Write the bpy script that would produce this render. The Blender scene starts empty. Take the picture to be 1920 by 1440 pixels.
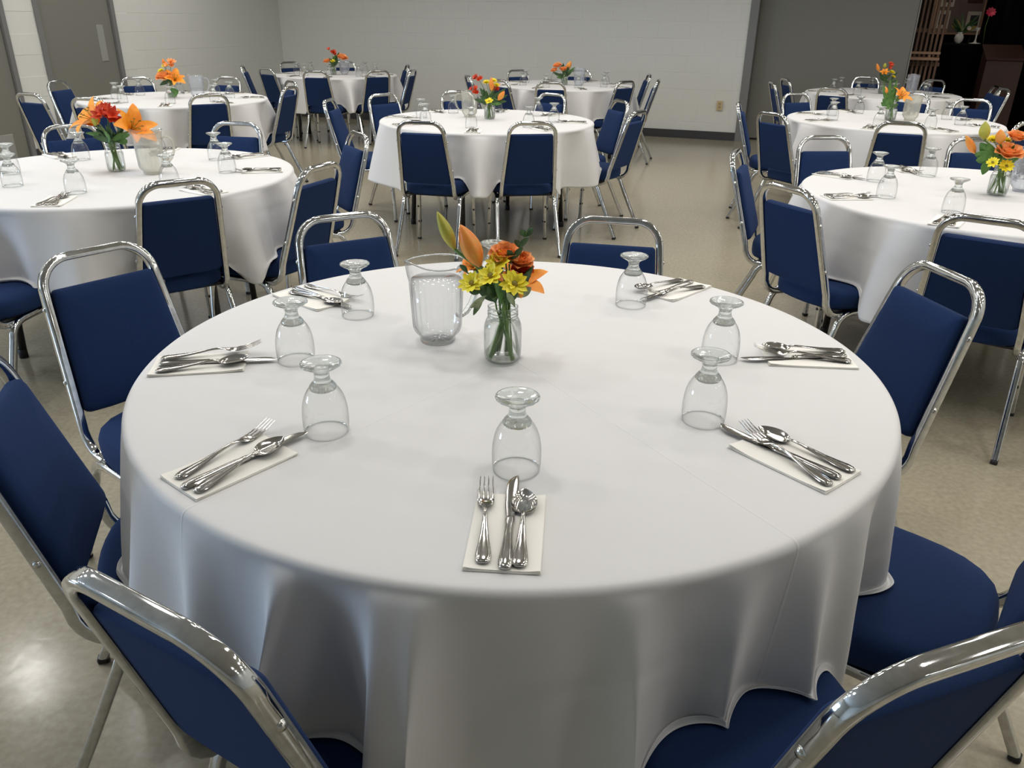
import bpy, bmesh, math, random
from mathutils import Vector, Matrix, noise
R = math.radians
random.seed(7)
SC = bpy.context.scene
COL = SC.collection

# ---------------------------------------------------------------- camera
F_PX = 1486.66
PITCH, ROLL, EYE = 0.431373, 0.014827, 1.42035
cd = bpy.data.cameras.new('camera')
cd.sensor_width = 36.0
cd.lens = F_PX / 1920 * 36
cd.clip_start = 0.02
cd.clip_end = 100
cam = bpy.data.objects.new('camera', cd)
COL.objects.link(cam)
fw = Vector((0, math.cos(PITCH), -math.sin(PITCH)))
upv = Vector((0, math.sin(PITCH), math.cos(PITCH)))
rt = Vector((1, 0, 0))
cx = rt * math.cos(ROLL) + upv * math.sin(ROLL)
cy = -rt * math.sin(ROLL) + upv * math.cos(ROLL)
m3 = Matrix((cx, cy, -fw)).transposed()
cam.matrix_world = Matrix.Translation((0, 0, EYE)) @ m3.to_4x4()
SC.camera = cam

# ---------------------------------------------------------------- exposure, world
SC.view_settings.view_transform = 'Standard'
SC.view_settings.look = 'None'
SC.view_settings.gamma = 1.0
SC.view_settings.use_curve_mapping = False
SC.view_settings.exposure = -0.48
SC.cycles.use_denoising = True
SC.cycles.max_bounces = 12
SC.cycles.transparent_max_bounces = 24
SC.cycles.sample_clamp_indirect = 4.0
SC.cycles.caustics_reflective = False
w = bpy.data.worlds.new('world')
SC.world = w
w.use_nodes = True
w.node_tree.nodes['Background'].inputs[0].default_value = (0.5, 0.52, 0.55, 1)
w.node_tree.nodes['Background'].inputs[1].default_value = 0.02

# ---------------------------------------------------------------- room frame
# the hall is a rectangle turned 18.84 degrees from the camera; u runs along the back wall, v into it
P0 = Vector((2.873, 10.863))
DU = Vector((0.94642, -0.32293))
DN = Vector((0.32293, 0.94642))
ROOM_ANG = math.atan2(DU.y, DU.x)
U0, U1 = -6.80, 7.2          # left and right walls
V0, V1 = -15.5, 0.0          # wall behind the camera, back wall
CEIL = 3.0
def rm(u, v, z=0.0):
    p = P0 + DU * u + DN * v
    return Vector((p.x, p.y, z))

# ceiling downlights: the lamps (their fixtures are built further down)
LAMPS = [(-6.255 + 1.185 * i, v) for v in (-2.62, -4.02, -5.42, -6.82, -8.22, -9.62, -11.4) for i in range(12)]
LAMPS = [(u, v) for (u, v) in LAMPS if not (v < -10 and -2.0 < u < 3.6)]      # these are not lit near the viewer
LAMP_W = 9.2
ld = bpy.data.lights.new('downlight_lamp', 'AREA')
ld.shape = 'DISK'
ld.size = 0.28
ld.energy = LAMP_W
ld.color = (1.0, 0.972, 0.935)
ld.spread = R(165)
for (u, v) in LAMPS:
    o = bpy.data.objects.new('downlight_lamp', ld)
    COL.objects.link(o)
    o.location = rm(u, v, CEIL - 0.03)
# daylight from the window in the wall behind the camera
wd = bpy.data.lights.new('window_daylight', 'AREA')
wd.shape = 'RECTANGLE'
wd.size, wd.size_y = 1.5, 1.2
wd.energy = 240
wd.color = (0.50, 0.70, 1.0)
wo = bpy.data.objects.new('window_daylight', wd)
COL.objects.link(wo)
wl = rm(U0 + 0.12, -11.9, 1.15)
wo.location = wl
tgt = Vector((-0.4, 0.9, 0.5)) - wl
wo.rotation_euler = Vector((DU.x, DU.y, 0)).to_track_quat('-Z', 'Y').to_euler()
# one small lamp is lit in the room beyond the opening
dl = bpy.data.lights.new('back_room_lamp', 'AREA')
dl.shape = 'DISK'; dl.size = 0.3; dl.energy = 7; dl.color = (1.0, 0.85, 0.7)
do = bpy.data.objects.new('back_room_lamp', dl)
COL.objects.link(do)
do.location = rm(2.3, 1.9, 2.6)

# ---------------------------------------------------------------- materials
def mat(name, col, rough=0.6, metal=0.0, **kw):
    m = bpy.data.materials.new(name)
    m.use_nodes = True
    b = m.node_tree.nodes['Principled BSDF']
    b.inputs['Base Color'].default_value = (*col, 1)
    b.inputs['Roughness'].default_value = rough
    b.inputs['Metallic'].default_value = metal
    for k, v in kw.items():
        b.inputs[k.replace('_', ' ')].default_value = v
    return m
def N(m, t, **kw):
    n = m.node_tree.nodes.new(t)
    for k, v in kw.items():
        setattr(n, k, v)
    return n
def bump(m, scale, strength, dist=0.001, detail=4, coord='Object', kind='noise', stretch=None):
    nt = m.node_tree
    tc = N(m, 'ShaderNodeTexCoord')
    src = tc.outputs[coord]
    if stretch:
        mp = N(m, 'ShaderNodeMapping')
        mp.inputs['Scale'].default_value = stretch
        nt.links.new(src, mp.inputs[0]); src = mp.outputs[0]
    if kind == 'noise':
        t = N(m, 'ShaderNodeTexNoise'); t.inputs['Scale'].default_value = scale; t.inputs['Detail'].default_value = detail
        out = t.outputs[0]
    else:
        t = N(m, 'ShaderNodeTexVoronoi'); t.inputs['Scale'].default_value = scale
        out = t.outputs[0]
    nt.links.new(src, t.inputs['Vector'])
    bp = N(m, 'ShaderNodeBump')
    bp.inputs['Strength'].default_value = strength
    bp.inputs['Distance'].default_value = dist
    nt.links.new(out, bp.inputs['Height'])
    nt.links.new(bp.outputs[0], nt.nodes['Principled BSDF'].inputs['Normal'])
    return t, bp
def vary(m, c1, c2, scale, detail=5, lo=0.35, hi=0.65, coord='Object', stretch=None):
    nt = m.node_tree
    tc = N(m, 'ShaderNodeTexCoord'); t = N(m, 'ShaderNodeTexNoise'); r = N(m, 'ShaderNodeValToRGB')
    t.inputs['Scale'].default_value = scale; t.inputs['Detail'].default_value = detail
    src = tc.outputs[coord]
    if stretch:
        mp = N(m, 'ShaderNodeMapping'); mp.inputs['Scale'].default_value = stretch
        nt.links.new(src, mp.inputs[0]); src = mp.outputs[0]
    nt.links.new(src, t.inputs['Vector']); nt.links.new(t.outputs[0], r.inputs[0])
    r.color_ramp.elements[0].position = lo; r.color_ramp.elements[1].position = hi
    r.color_ramp.elements[0].color = (*c1, 1); r.color_ramp.elements[1].color = (*c2, 1)
    nt.links.new(r.outputs[0], nt.nodes['Principled BSDF'].inputs['Base Color'])
    return r

M = {}
M['chrome'] = mat('chrome', (0.72, 0.73, 0.74), 0.07, 1.0)
vary(M['chrome'], (0.54, 0.55, 0.55), (0.66, 0.67, 0.68), 60, 4)
M['screw'] = mat('screw', (0.6, 0.6, 0.58), 0.2, 1.0)
M['steel'] = mat('cutlery_steel', (0.50, 0.485, 0.465), 0.11, 1.0)
M['rubber'] = mat('black_rubber', (0.012, 0.012, 0.012), 0.6)
M['blue'] = mat('blue_fabric', (0.010, 0.030, 0.115), 0.85)
b_ = M['blue'].node_tree.nodes['Principled BSDF']
b_.inputs['Sheen Weight'].default_value = 0.10
b_.inputs['Sheen Roughness'].default_value = 0.4
b_.inputs['Sheen Tint'].default_value = (0.25, 0.4, 0.9, 1)
b_.inputs['Specular IOR Level'].default_value = 0.15
vary(M['blue'], (0.0085, 0.0225, 0.074), (0.014, 0.035, 0.110), 900, 2, 0.3, 0.7)
bump(M['blue'], 700, 0.5, 0.0012, 2, stretch=(1, 1, 3))
M['cloth'] = mat('white_tablecloth', (0.725, 0.718, 0.712), 0.75)
M['cloth'].node_tree.nodes['Principled BSDF'].inputs['Sheen Weight'].default_value = 0.15
_, bpc = bump(M['cloth'], 16, 0.22, 0.004, 6)
def crease(m, bp0, angs, width=0.0035, height=0.0016):
    # press folds left in the linen: two fine raised lines crossing at the middle of the cloth
    nt = m.node_tree
    tc = N(m, 'ShaderNodeTexCoord'); last = None
    for a in angs:
        dp = N(m, 'ShaderNodeVectorMath', operation='DOT_PRODUCT')
        dp.inputs[1].default_value = (-math.sin(R(a)), math.cos(R(a)), 0)
        nt.links.new(tc.outputs['Object'], dp.inputs[0])
        ab = N(m, 'ShaderNodeMath', operation='ABSOLUTE'); nt.links.new(dp.outputs['Value'], ab.inputs[0])
        mr = N(m, 'ShaderNodeMapRange', interpolation_type='SMOOTHSTEP')
        mr.inputs[1].default_value = 0; mr.inputs[2].default_value = width; mr.inputs[3].default_value = 1; mr.inputs[4].default_value = 0
        nt.links.new(ab.outputs[0], mr.inputs[0])
        if last is None: last = mr.outputs[0]
        else:
            ad_ = N(m, 'ShaderNodeMath', operation='MAXIMUM'); nt.links.new(last, ad_.inputs[0]); nt.links.new(mr.outputs[0], ad_.inputs[1]); last = ad_.outputs[0]
    b2 = N(m, 'ShaderNodeBump'); b2.inputs['Strength'].default_value = 0.3; b2.inputs['Distance'].default_value = height
    nt.links.new(last, b2.inputs['Height']); nt.links.new(bp0.outputs[0], b2.inputs['Normal'])
    nt.links.new(b2.outputs[0], nt.nodes['Principled BSDF'].inputs['Normal'])
crease(M['cloth'], bpc, (51, 122))
M['under'] = mat('table_board', (0.10, 0.085, 0.07), 0.6)
M['tleg'] = mat('table_leg_grey', (0.05, 0.048, 0.045), 0.4, 0.6)
M['napkin'] = mat('paper_napkin', (0.93, 0.905, 0.84), 0.9)
bump(M['napkin'], 350, 0.25, 0.0006, 2)
M['wall'] = mat('painted_block_wall', (0.74, 0.75, 0.72), 0.55)
bump(M['wall'], 45, 0.35, 0.003, 5)
M['grey'] = mat('grey_paint', (0.205, 0.205, 0.18), 0.45)
M['greyd'] = mat('grey_trim_paint', (0.20, 0.20, 0.20), 0.4)
M['greyl'] = mat('light_grey_paint', (0.32, 0.325, 0.31), 0.35)
M['base'] = mat('vinyl_base', (0.045, 0.045, 0.05), 0.45)
M['ceil'] = mat('ceiling_tile', (0.55, 0.54, 0.51), 0.9)
M['almond'] = mat('almond_plastic', (0.60, 0.48, 0.28), 0.4)
M['almondd'] = mat('almond_socket', (0.42, 0.32, 0.18), 0.4)
M['black'] = mat('black_stretch_fabric', (0.003, 0.003, 0.0035), 0.95, Specular_IOR_Level=0.1)
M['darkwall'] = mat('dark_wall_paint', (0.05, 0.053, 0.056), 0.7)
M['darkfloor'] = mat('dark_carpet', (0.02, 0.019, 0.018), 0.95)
M['wood'] = mat('brown_wood', (0.17, 0.09, 0.055), 0.5)
vary(M['wood'], (0.12, 0.06, 0.035), (0.23, 0.13, 0.08), 6, 5, stretch=(8, 8, 1))
M['woodr'] = mat('red_brown_wood', (0.045, 0.015, 0.009), 0.6)
M['tan'] = mat('tan_wood', (0.42, 0.25, 0.16), 0.5)
M['photo'] = mat('dark_print', (0.03, 0.03, 0.035), 0.4)
M['paper'] = mat('paper_print', (0.55, 0.52, 0.46), 0.6)
M['board'] = mat('display_board', (0.16, 0.12, 0.11), 0.7)
M['trimring'] = mat('white_trim', (0.8, 0.8, 0.78), 0.4)
M['ceramic'] = mat('white_ceramic', (0.75, 0.74, 0.70), 0.3)

# floor: waxed beige vinyl, faint mottling and scuffs
m = mat('waxed_vinyl_floor', (0.3, 0.26, 0.2), 0.2)
M['floor'] = m
vary(m, (0.325, 0.288, 0.208), (0.410, 0.367, 0.272), 55, 8, 0.3, 0.7)
nt = m.node_tree
tc = N(m, 'ShaderNodeTexCoord')
t1 = N(m, 'ShaderNodeTexNoise'); t1.inputs['Scale'].default_value = 14; t1.inputs['Detail'].default_value = 8; t1.inputs['Distortion'].default_value = 1.5
t2 = N(m, 'ShaderNodeTexNoise'); t2.inputs['Scale'].default_value = 2.2; t2.inputs['Detail'].default_value = 3
nt.links.new(tc.outputs['Object'], t1.inputs['Vector']); nt.links.new(tc.outputs['Object'], t2.inputs['Vector'])
ad = N(m, 'ShaderNodeMath', operation='MULTIPLY_ADD'); ad.inputs[1].default_value = 0.35
nt.links.new(t1.outputs[0], ad.inputs[0]); nt.links.new(t2.outputs[0], ad.inputs[2])
bp = N(m, 'ShaderNodeBump'); bp.inputs['Strength'].default_value = 0.12; bp.inputs['Distance'].default_value = 0.006
nt.links.new(ad.outputs[0], bp.inputs['Height']); nt.links.new(bp.outputs[0], nt.nodes['Principled BSDF'].inputs['Normal'])
rr = N(m, 'ShaderNodeMapRange'); rr.inputs[3].default_value = 0.10; rr.inputs[4].default_value = 0.22
nt.nodes['Principled BSDF'].inputs['IOR'].default_value = 1.55
nt.links.new(t1.outputs[0], rr.inputs[0]); nt.links.new(rr.outputs[0], nt.nodes['Principled BSDF'].inputs['Roughness'])

# glass: part of the light goes straight through the thin wall, part is refracted and mirrored
def glass(name, tint, through, rough=0.0, ior=1.45):
    m = bpy.data.materials.new(name)
    m.use_nodes = True
    nt = m.node_tree
    for n in list(nt.nodes):
        nt.nodes.remove(n)
    out = nt.nodes.new('ShaderNodeOutputMaterial')
    g = nt.nodes.new('ShaderNodeBsdfGlass'); g.inputs['Color'].default_value = (*tint, 1)
    g.inputs['Roughness'].default_value = rough; g.inputs['IOR'].default_value = ior
    t = nt.nodes.new('ShaderNodeBsdfTransparent'); t.inputs['Color'].default_value = (*tint, 1)
    x = nt.nodes.new('ShaderNodeMixShader'); x.inputs[0].default_value = through
    nt.links.new(g.outputs[0], x.inputs[1]); nt.links.new(t.outputs[0], x.inputs[2]); nt.links.new(x.outputs[0], out.inputs[0])
    return m
def thin(name, tint, ior=1.5, rough=0.02, milk=0.0, milkcol=(0.8, 0.8, 0.75), edge=0.45, edge_pow=3.0):
    m = bpy.data.materials.new(name)
    m.use_nodes = True
    nt = m.node_tree
    for n in list(nt.nodes):
        nt.nodes.remove(n)
    out = nt.nodes.new('ShaderNodeOutputMaterial')
    t = nt.nodes.new('ShaderNodeBsdfTransparent'); t.inputs['Color'].default_value = (*tint, 1)
    g = nt.nodes.new('ShaderNodeBsdfGlossy'); g.inputs['Roughness'].default_value = rough
    lw = nt.nodes.new('ShaderNodeLayerWeight'); lw.inputs['Blend'].default_value = 0.5
    pw = nt.nodes.new('ShaderNodeMath'); pw.operation = 'POWER'; pw.inputs[1].default_value = 4.0
    fr = nt.nodes.new('ShaderNodeMath'); fr.operation = 'MULTIPLY_ADD'; fr.inputs[1].default_value = 0.90; fr.inputs[2].default_value = ((ior - 1) / (ior + 1)) ** 2 * 1.5
    nt.links.new(lw.outputs['Facing'], pw.inputs[0]); nt.links.new(pw.outputs[0], fr.inputs[0])
    x = nt.nodes.new('ShaderNodeMixShader')
    nt.links.new(fr.outputs[0], x.inputs[0]); nt.links.new(t.outputs[0], x.inputs[1]); nt.links.new(g.outputs[0], x.inputs[2])
    p3 = nt.nodes.new('ShaderNodeMath'); p3.operation = 'POWER'; p3.inputs[1].default_value = edge_pow
    cm = nt.nodes.new('ShaderNodeMix'); cm.data_type = 'RGBA'
    cm.inputs[6].default_value = (*tint, 1); cm.inputs[7].default_value = (tint[0] * edge, tint[1] * edge, tint[2] * edge, 1)
    nt.links.new(lw.outputs['Facing'], p3.inputs[0]); nt.links.new(p3.outputs[0], cm.inputs[0]); nt.links.new(cm.outputs[2], t.inputs['Color'])
    last = x
    if milk:
        d = nt.nodes.new('ShaderNodeBsdfDiffuse'); d.inputs['Color'].default_value = (*milkcol, 1)
        y = nt.nodes.new('ShaderNodeMixShader'); y.inputs[0].default_value = milk
        nt.links.new(x.outputs[0], y.inputs[1]); nt.links.new(d.outputs[0], y.inputs[2]); last = y
    nt.links.new(last.outputs[0], out.inputs[0])
    return m
M['bowl'] = thin('goblet_bowl_glass', (0.965, 0.972, 0.97), 1.42, 0.02, edge=0.52, edge_pow=3.5)
M['stem'] = glass('goblet_stem_glass', (0.97, 0.99, 0.985), 0.22)
M['jar'] = thin('jar_glass', (0.95, 0.965, 0.96), 1.4, 0.02)
M['water'] = glass('clear_water', (0.985, 0.99, 0.99), 0.50, 0.0, 1.33)
M['surface'] = thin('water_surface', (0.985, 0.99, 0.995), 1.33, 0.01, 0.0, edge=0.8)
M['pitcher'] = thin('clear_plastic', (0.955, 0.96, 0.965), 1.45, 0.05, 0.03, (0.85, 0.85, 0.86), edge=0.62, edge_pow=2.0)
M['pitcher_y'] = thin('yellowed_plastic', (0.93, 0.925, 0.88), 1.42, 0.10, 0.34, (0.78, 0.77, 0.68))
M['pitcher_b'] = thin('cool_clear_plastic', (0.93, 0.94, 0.96), 1.42, 0.08, 0.22, (0.75, 0.78, 0.85))
# plants
def petal(name, c, c2=None, sss=0.0):
    m = mat(name, c, 0.5)
    if c2:
        vary(m, c, c2, 40, 3)
    return m
M['org'] = petal('orange_petal', (0.88, 0.24, 0.02), (0.95, 0.36, 0.04))
M['orl'] = petal('orange_lily_petal', (0.93, 0.27, 0.01), (0.98, 0.38, 0.02))
M['rose'] = petal('orange_rose_petal', (0.95, 0.34, 0.09), (1.0, 0.48, 0.18))
M['red'] = petal('red_petal', (0.55, 0.035, 0.012), (0.75, 0.09, 0.02))
M['yel'] = petal('yellow_petal', (0.93, 0.76, 0.02), (0.98, 0.88, 0.06))
M['budo'] = petal('orange_bud', (0.75, 0.33, 0.05), (0.85, 0.22, 0.02))
M['budg'] = petal('green_bud', (0.32, 0.36, 0.04), (0.50, 0.42, 0.05))
M['core'] = petal('green_flower_centre', (0.20, 0.17, 0.01), (0.35, 0.22, 0.02))
M['leaf'] = petal('dark_green_leaf', (0.022, 0.065, 0.018), (0.05, 0.12, 0.03))
M['leafb'] = petal('bright_green_leaf', (0.05, 0.16, 0.025), (0.11, 0.24, 0.05))
M['leafv'] = petal('cream_edged_leaf', (0.10, 0.17, 0.07), (0.45, 0.50, 0.30))
M['stemg'] = petal('green_stem', (0.08, 0.17, 0.03), (0.16, 0.27, 0.06))
M['pink'] = petal('pink_petal', (0.65, 0.04, 0.10))

# ---------------------------------------------------------------- helpers
def link_obj(name, me, parent=None, loc=None):
    o = bpy.data.objects.new(name, me)
    COL.objects.link(o)
    if parent is not None:
        o.parent = parent
    if loc is not None:
        o.location = loc
    return o
class MB:
    """collects verts and faces into one mesh"""
    def __init__(s):
        s.v = []; s.f = []
    def add(s, vs, fs):
        n = len(s.v)
        s.v += [tuple(p) for p in vs]
        s.f += [tuple(i + n for i in f) for f in fs]
    def mesh(s, name, mt, smooth=True, angle=None):
        me = bpy.data.meshes.new(name)
        me.from_pydata(s.v, [], s.f)
        me.materials.append(mt)
        if smooth:
            me.polygons.foreach_set('use_smooth', [True] * len(me.polygons))
            if angle:
                me.set_sharp_from_angle(angle=R(angle))
        me.update()
        return me
    def obj(s, name, mt, parent=None, smooth=True, angle=None, loc=None):
        return link_obj(name, s.mesh(name, mt, smooth, angle), parent, loc)
def tag(o, label=None, cat=None, group=None, kind=None):
    if label: o['label'] = label
    if cat: o['category'] = cat
    if group: o['group'] = group
    if kind: o['kind'] = kind
    return o
def empty(name, loc=(0, 0, 0), rz=0.0):
    o = bpy.data.objects.new(name, None)
    o.empty_display_size = 0.05
    COL.objects.link(o)
    o.location = loc
    o.rotation_euler = (0, 0, rz)
    return o
def copy_tree(o, parent=None):
    c = o.copy()
    COL.objects.link(c)
    c.parent = parent
    for ch in o.children:
        copy_tree(ch, c)
    return c
def box(b, c, s, ch=0.0, rot=None):
    x, y, z = s[0] / 2, s[1] / 2, s[2] / 2
    if ch <= 0:
        vs = [(-x, -y, -z), (x, -y, -z), (x, y, -z), (-x, y, -z), (-x, -y, z), (x, -y, z), (x, y, z), (-x, y, z)]
        fs = [(0, 3, 2, 1), (4, 5, 6, 7), (0, 1, 5, 4), (1, 2, 6, 5), (2, 3, 7, 6), (3, 0, 4, 7)]
    else:
        bm = bmesh.new()
        bmesh.ops.create_cube(bm, size=1)
        for v in bm.verts:
            v.co = Vector((v.co.x * 2 * x, v.co.y * 2 * y, v.co.z * 2 * z))
        bmesh.ops.bevel(bm, geom=bm.edges[:], offset=ch, segments=1, affect='EDGES')
        bm.verts.index_update()
        vs = [v.co[:] for v in bm.verts]; fs = [tuple(v.index for v in f.verts) for f in bm.faces]
        bm.free()
    c = Vector(c)
    out = []
    for p in vs:
        p = Vector(p)
        if rot: p = rot @ p
        out.append(p + c)
    b.add(out, fs)
def lathe(b, prof, n=32, c=(0, 0, 0), rfun=None):
    vs = []; fs = []
    for (r, z) in prof:
        for k in range(n):
            a = 2 * math.pi * k / n
            rr = r * (rfun(a, z) if rfun else 1.0)
            vs.append((c[0] + rr * math.cos(a), c[1] + rr * math.sin(a), c[2] + z))
    for i in range(len(prof) - 1):
        for k in range(n):
            k2 = (k + 1) % n
            fs.append((i * n + k, i * n + k2, (i + 1) * n + k2, (i + 1) * n + k))
    if prof[0][0] > 1e-6: fs.append(tuple(range(n - 1, -1, -1))) if False else None
    b.add(vs, [f for f in fs if f])
def frames(path):
    ts = []
    for i in range(len(path)):
        a = path[max(0, i - 1)]; c = path[min(len(path) - 1, i + 1)]
        ts.append((Vector(c) - Vector(a)).normalized())
    return ts
def sweep(b, path, sect, side, cap=True, scale=None):
    """sweep a closed 2-D section along path; side = function i -> reference side vector"""
    path = [Vector(p) for p in path]
    ts = frames(path)
    n = len(sect); vs = []; fs = []
    for i, p in enumerate(path):
        s = Vector(side(i)) if callable(side) else Vector(side)
        t = ts[i]
        s = (s - t * s.dot(t)).normalized()
        q = t.cross(s)
        k = scale[i] if scale else 1.0
        for (a, c) in sect:
            vs.append(p + s * a * k + q * c * k)
    for i in range(len(path) - 1):
        for k in range(n):
            k2 = (k + 1) % n
            fs.append((i * n + k, i * n + k2, (i + 1) * n + k2, (i + 1) * n + k))
    if cap:
        fs.append(tuple(range(n - 1, -1, -1)))
        fs.append(tuple(range((len(path) - 1) * n, len(path) * n)))
    b.add(vs, fs)
def rrect(w_, h_, r, k=2):
    out = []
    for (sx, sy, a0) in ((1, 1, 0), (-1, 1, 90), (-1, -1, 180), (1, -1, 270)):
        for j in range(k + 1):
            a = R(a0 + 90 * j / k)
            out.append((sx * (w_ / 2 - r) + r * math.cos(a), sy * (h_ / 2 - r) + r * math.sin(a)))
    return out
def circ(r, n=8):
    return [(r * math.cos(2 * math.pi * k / n), r * math.sin(2 * math.pi * k / n)) for k in range(n)]
def arc(c, r, a0, a1, n, ex, ey):
    c, ex, ey = Vector(c), Vector(ex), Vector(ey)
    return [c + ex * r * math.cos(R(a0 + (a1 - a0) * i / n)) + ey * r * math.sin(R(a0 + (a1 - a0) * i / n)) for i in range(n + 1)]
# ================================================================ THE ROOM
rot_room = Matrix.Rotation(ROOM_ANG, 3, 'Z')
def rbox(b, u0, u1, v0, v1, z0, z1, ch=0):
    c = rm((u0 + u1) / 2, (v0 + v1) / 2, (z0 + z1) / 2)
    box(b, c, (abs(u1 - u0), abs(v1 - v0), abs(z1 - z0)), ch, rot_room)
def struct(name, b, m, parent=None, label=None, smooth=False):
    o = b.obj(name, m, parent, smooth)
    if parent is None:
        o['kind'] = 'structure'
    if label: o['label'] = label
    return o
b = MB(); rbox(b, U0 - .3, U1 + .3, V0 - .3, 0.25, -0.1, 0.0)
struct('floor', b, M['floor'], label='glossy waxed beige vinyl floor of the hall')
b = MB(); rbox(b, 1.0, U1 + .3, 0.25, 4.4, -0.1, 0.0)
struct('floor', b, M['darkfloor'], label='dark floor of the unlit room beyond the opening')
b = MB(); rbox(b, U0 - .3, U1 + .3, V0 - .3, 4.4, CEIL, CEIL + .1)
ceiling_obj = struct('ceiling', b, M['ceil'], label='pale ceiling above the hall')

# back wall: painted blocks standing proud of the joints, from the corner to the grey post
UE = 0.012
b = MB(); rbox(b, U0 - .2, UE, 0.012, 0.20, 0, CEIL)
wb = struct('wall_back', b, M['wall'], label='white painted block wall at the back of the hall')
b = MB(); rbox(b, UE + 0.10, U1 + .2, 0.0, 0.25, 2.45, CEIL)
struct('wall_back_header', b, M['wall'], parent=wb)
b = MB(); rbox(b, 5.4, U1 + .2, 0.0, 0.25, 0, 2.45)
struct('wall_back_return', b, M['grey'], parent=wb)
BW, BH = 0.4064, 0.2032
def block_mesh(w_):
    b = MB(); box(b, (0, 0, 0), (w_ - .004, 0.030, BH - .004), 0.0016)
    return b.mesh('block', M['wall'], False)
blk = block_mesh(BW)
half = block_mesh(BW / 2)
def blocks(parent, start, direction, inward, length, zmax, skip=()):
    rows = int(zmax / BH)
    rz = math.atan2(direction.y, direction.x)
    for r_ in range(rows):
        off = 0.0 if r_ % 2 == 0 else -BW / 2
        x = off
        while x < length - 0.02:
            x0, x1 = max(x, 0.0), min(x + BW, length)
            wd_ = x1 - x0
            mid = (x0 + x1) / 2
            z = r_ * BH + BH / 2
            x += BW
            if any(a < mid < c for a, c in skip) or wd_ < 0.05:
                continue
            o = link_obj('block', blk if wd_ > BW * .9 else (half if abs(wd_ - BW / 2) < .02 else block_mesh(wd_)), parent)
            p = start + direction * mid - inward * 0.0130
            o.location = (p.x, p.y, z)
            o.rotation_euler = (0, 0, rz)
DU3, DN3 = Vector((DU.x, DU.y, 0)), Vector((DN.x, DN.y, 0))
blocks(wb, rm(U0, 0.012), DU3, -DN3, UE - U0, 1.90)

# left wall with the grey steel door; v runs from the corner (0) towards the camera (negative)
dA, dB = -4.33, -3.25          # outer faces of the door frame
gA, gB = -6.05, -4.69          # second doorway, cut by the picture edge
b = MB()
for (a, c, z0, z1) in ((dB, 0.2, 0, CEIL), (gB, dA, 0, CEIL), (V0 - .2, gA, 0, CEIL), (dA, dB, 2.16, CEIL), (gA, gB, 2.16, CEIL)):
    rbox(b, U0 - .2, U0 - .012, a, c, z0, z1)
wl_ = struct('wall_left', b, M['wall'], label='white painted block wall on the left with two doorways')
blocks(wl_, rm(U0 - .012, 0), -DN3, DU3, 7.2, 1.90, skip=((-dB - .02, -dA + .02), (-gB - .02, -gA + .02)))
b = MB(); rbox(b, U0 - .2, U1 + .2, V0 - .2, V0, 0, CEIL)
struct('wall_front', b, M['wall'], label='wall behind the viewer')
b = MB(); rbox(b, U1, U1 + .2, V0 - .2, 4.4, 0, CEIL)
struct('wall_right', b, M['wall'], label='wall on the right side of the hall, out of view')
def baseboard(name, segs, label):
    b = MB()
    for s in segs: rbox(b, *s)
    return struct(name, b, M['base'], label=label)
baseboard('baseboard_back', [(U0, UE, -0.012, 0.014, 0, 0.102), (U0, UE, -0.020, -0.01, 0, 0.012)], 'dark vinyl base strip along the back wall')
baseboard('baseboard_left', [(U0 - .014, U0 + .012, dB, -.012, 0, .102), (U0 - .014, U0 + .012, gB, dA, 0, .102), (U0 - .014, U0 + .012, V0, gA, 0, .102)], 'dark vinyl base strip along the left wall')

# doors
def door(name, a, c, lite, label):
    b = MB()
    for (x0, x1, z0, z1) in ((a, a + .05, 0, 2.16), (c - .05, c, 0, 2.16), (a + .05, c - .05, 2.10, 2.16)):
        rbox(b, U0 - .16, U0 + .012, x0, x1, z0, z1)
        # rebate
    fr = b.obj('door_frame', M['greyd'], None, False)
    b = MB()
    for (x0, x1, z0, z1) in ((a + .05, a + .07, 0, 2.10), (c - .07, c - .05, 0, 2.10), (a + .07, c - .07, 2.08, 2.10)):
        rbox(b, U0 - .14, U0 - .07, x0, x1, z0, z1)
    st = b.obj('door_stop', M['greyd'], None, False)
    b = MB(); rbox(b, U0 - .065, U0 - .02, a + .055, c - .055, .008, 2.095, .003)
    d = b.obj(name, M['grey'], None, False)
    d['kind'] = 'structure'; d['label'] = label
    fr.parent = d; st.parent = d
    b = MB(); rbox(b, U0 - .022, U0 - .014, lite[0], lite[1], lite[2], lite[3], .002)
    g = b.obj('door_plate', M['greyl'], d, False)
    g['label'] = 'lighter strip on the door'
    b = MB()
    for z in (.25, 1.05, 1.85):
        rbox(b, U0 - .024, U0 - .012, a + .06, a + .075, z, z + .1, .001)
    b.obj('hinge', M['greyl'], d, False)
    return d
door('door_1', dA, dB, (-3.535, -3.44, .92, 1.30), 'plain grey steel door with a lighter strip, in the left wall')
door('door_2', gA, gB, (-5.95, -4.9, .03, .28), 'grey doorway cut by the left edge of the picture')

# grey post, recessed grey partition, opening to the dark room
b = MB()
rbox(b, UE, UE + .098, -0.012, 0.30, 0, 2.45)
struct('trim_1', b, M['greyd'], label='grey steel post at the end of the white wall')
b = MB(); rbox(b, UE + .098, 1.935, 0.27, 0.33, 0.015, 2.45, .004)
pn = tag(b.obj('partition_panel', M['grey'], None, False), 'tall plain grey partition panel between white wall and dark opening', 'partition')
b = MB(); rbox(b, UE + .11, 1.925, 0.285, 0.315, 0.0, 0.016)
b.obj('floor_seal', M['rubber'], pn, False)
b = MB(); rbox(b, 1.935, 1.947, 0.255, 0.34, 0.0, 2.45, .002)
b.obj('edge_strip', M['greyl'], pn, False)
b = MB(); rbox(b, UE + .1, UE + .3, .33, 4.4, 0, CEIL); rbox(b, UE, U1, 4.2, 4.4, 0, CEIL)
struct('wall_dark_room', b, M['darkwall'], label='dark walls of the unlit room beyond the opening')

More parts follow.
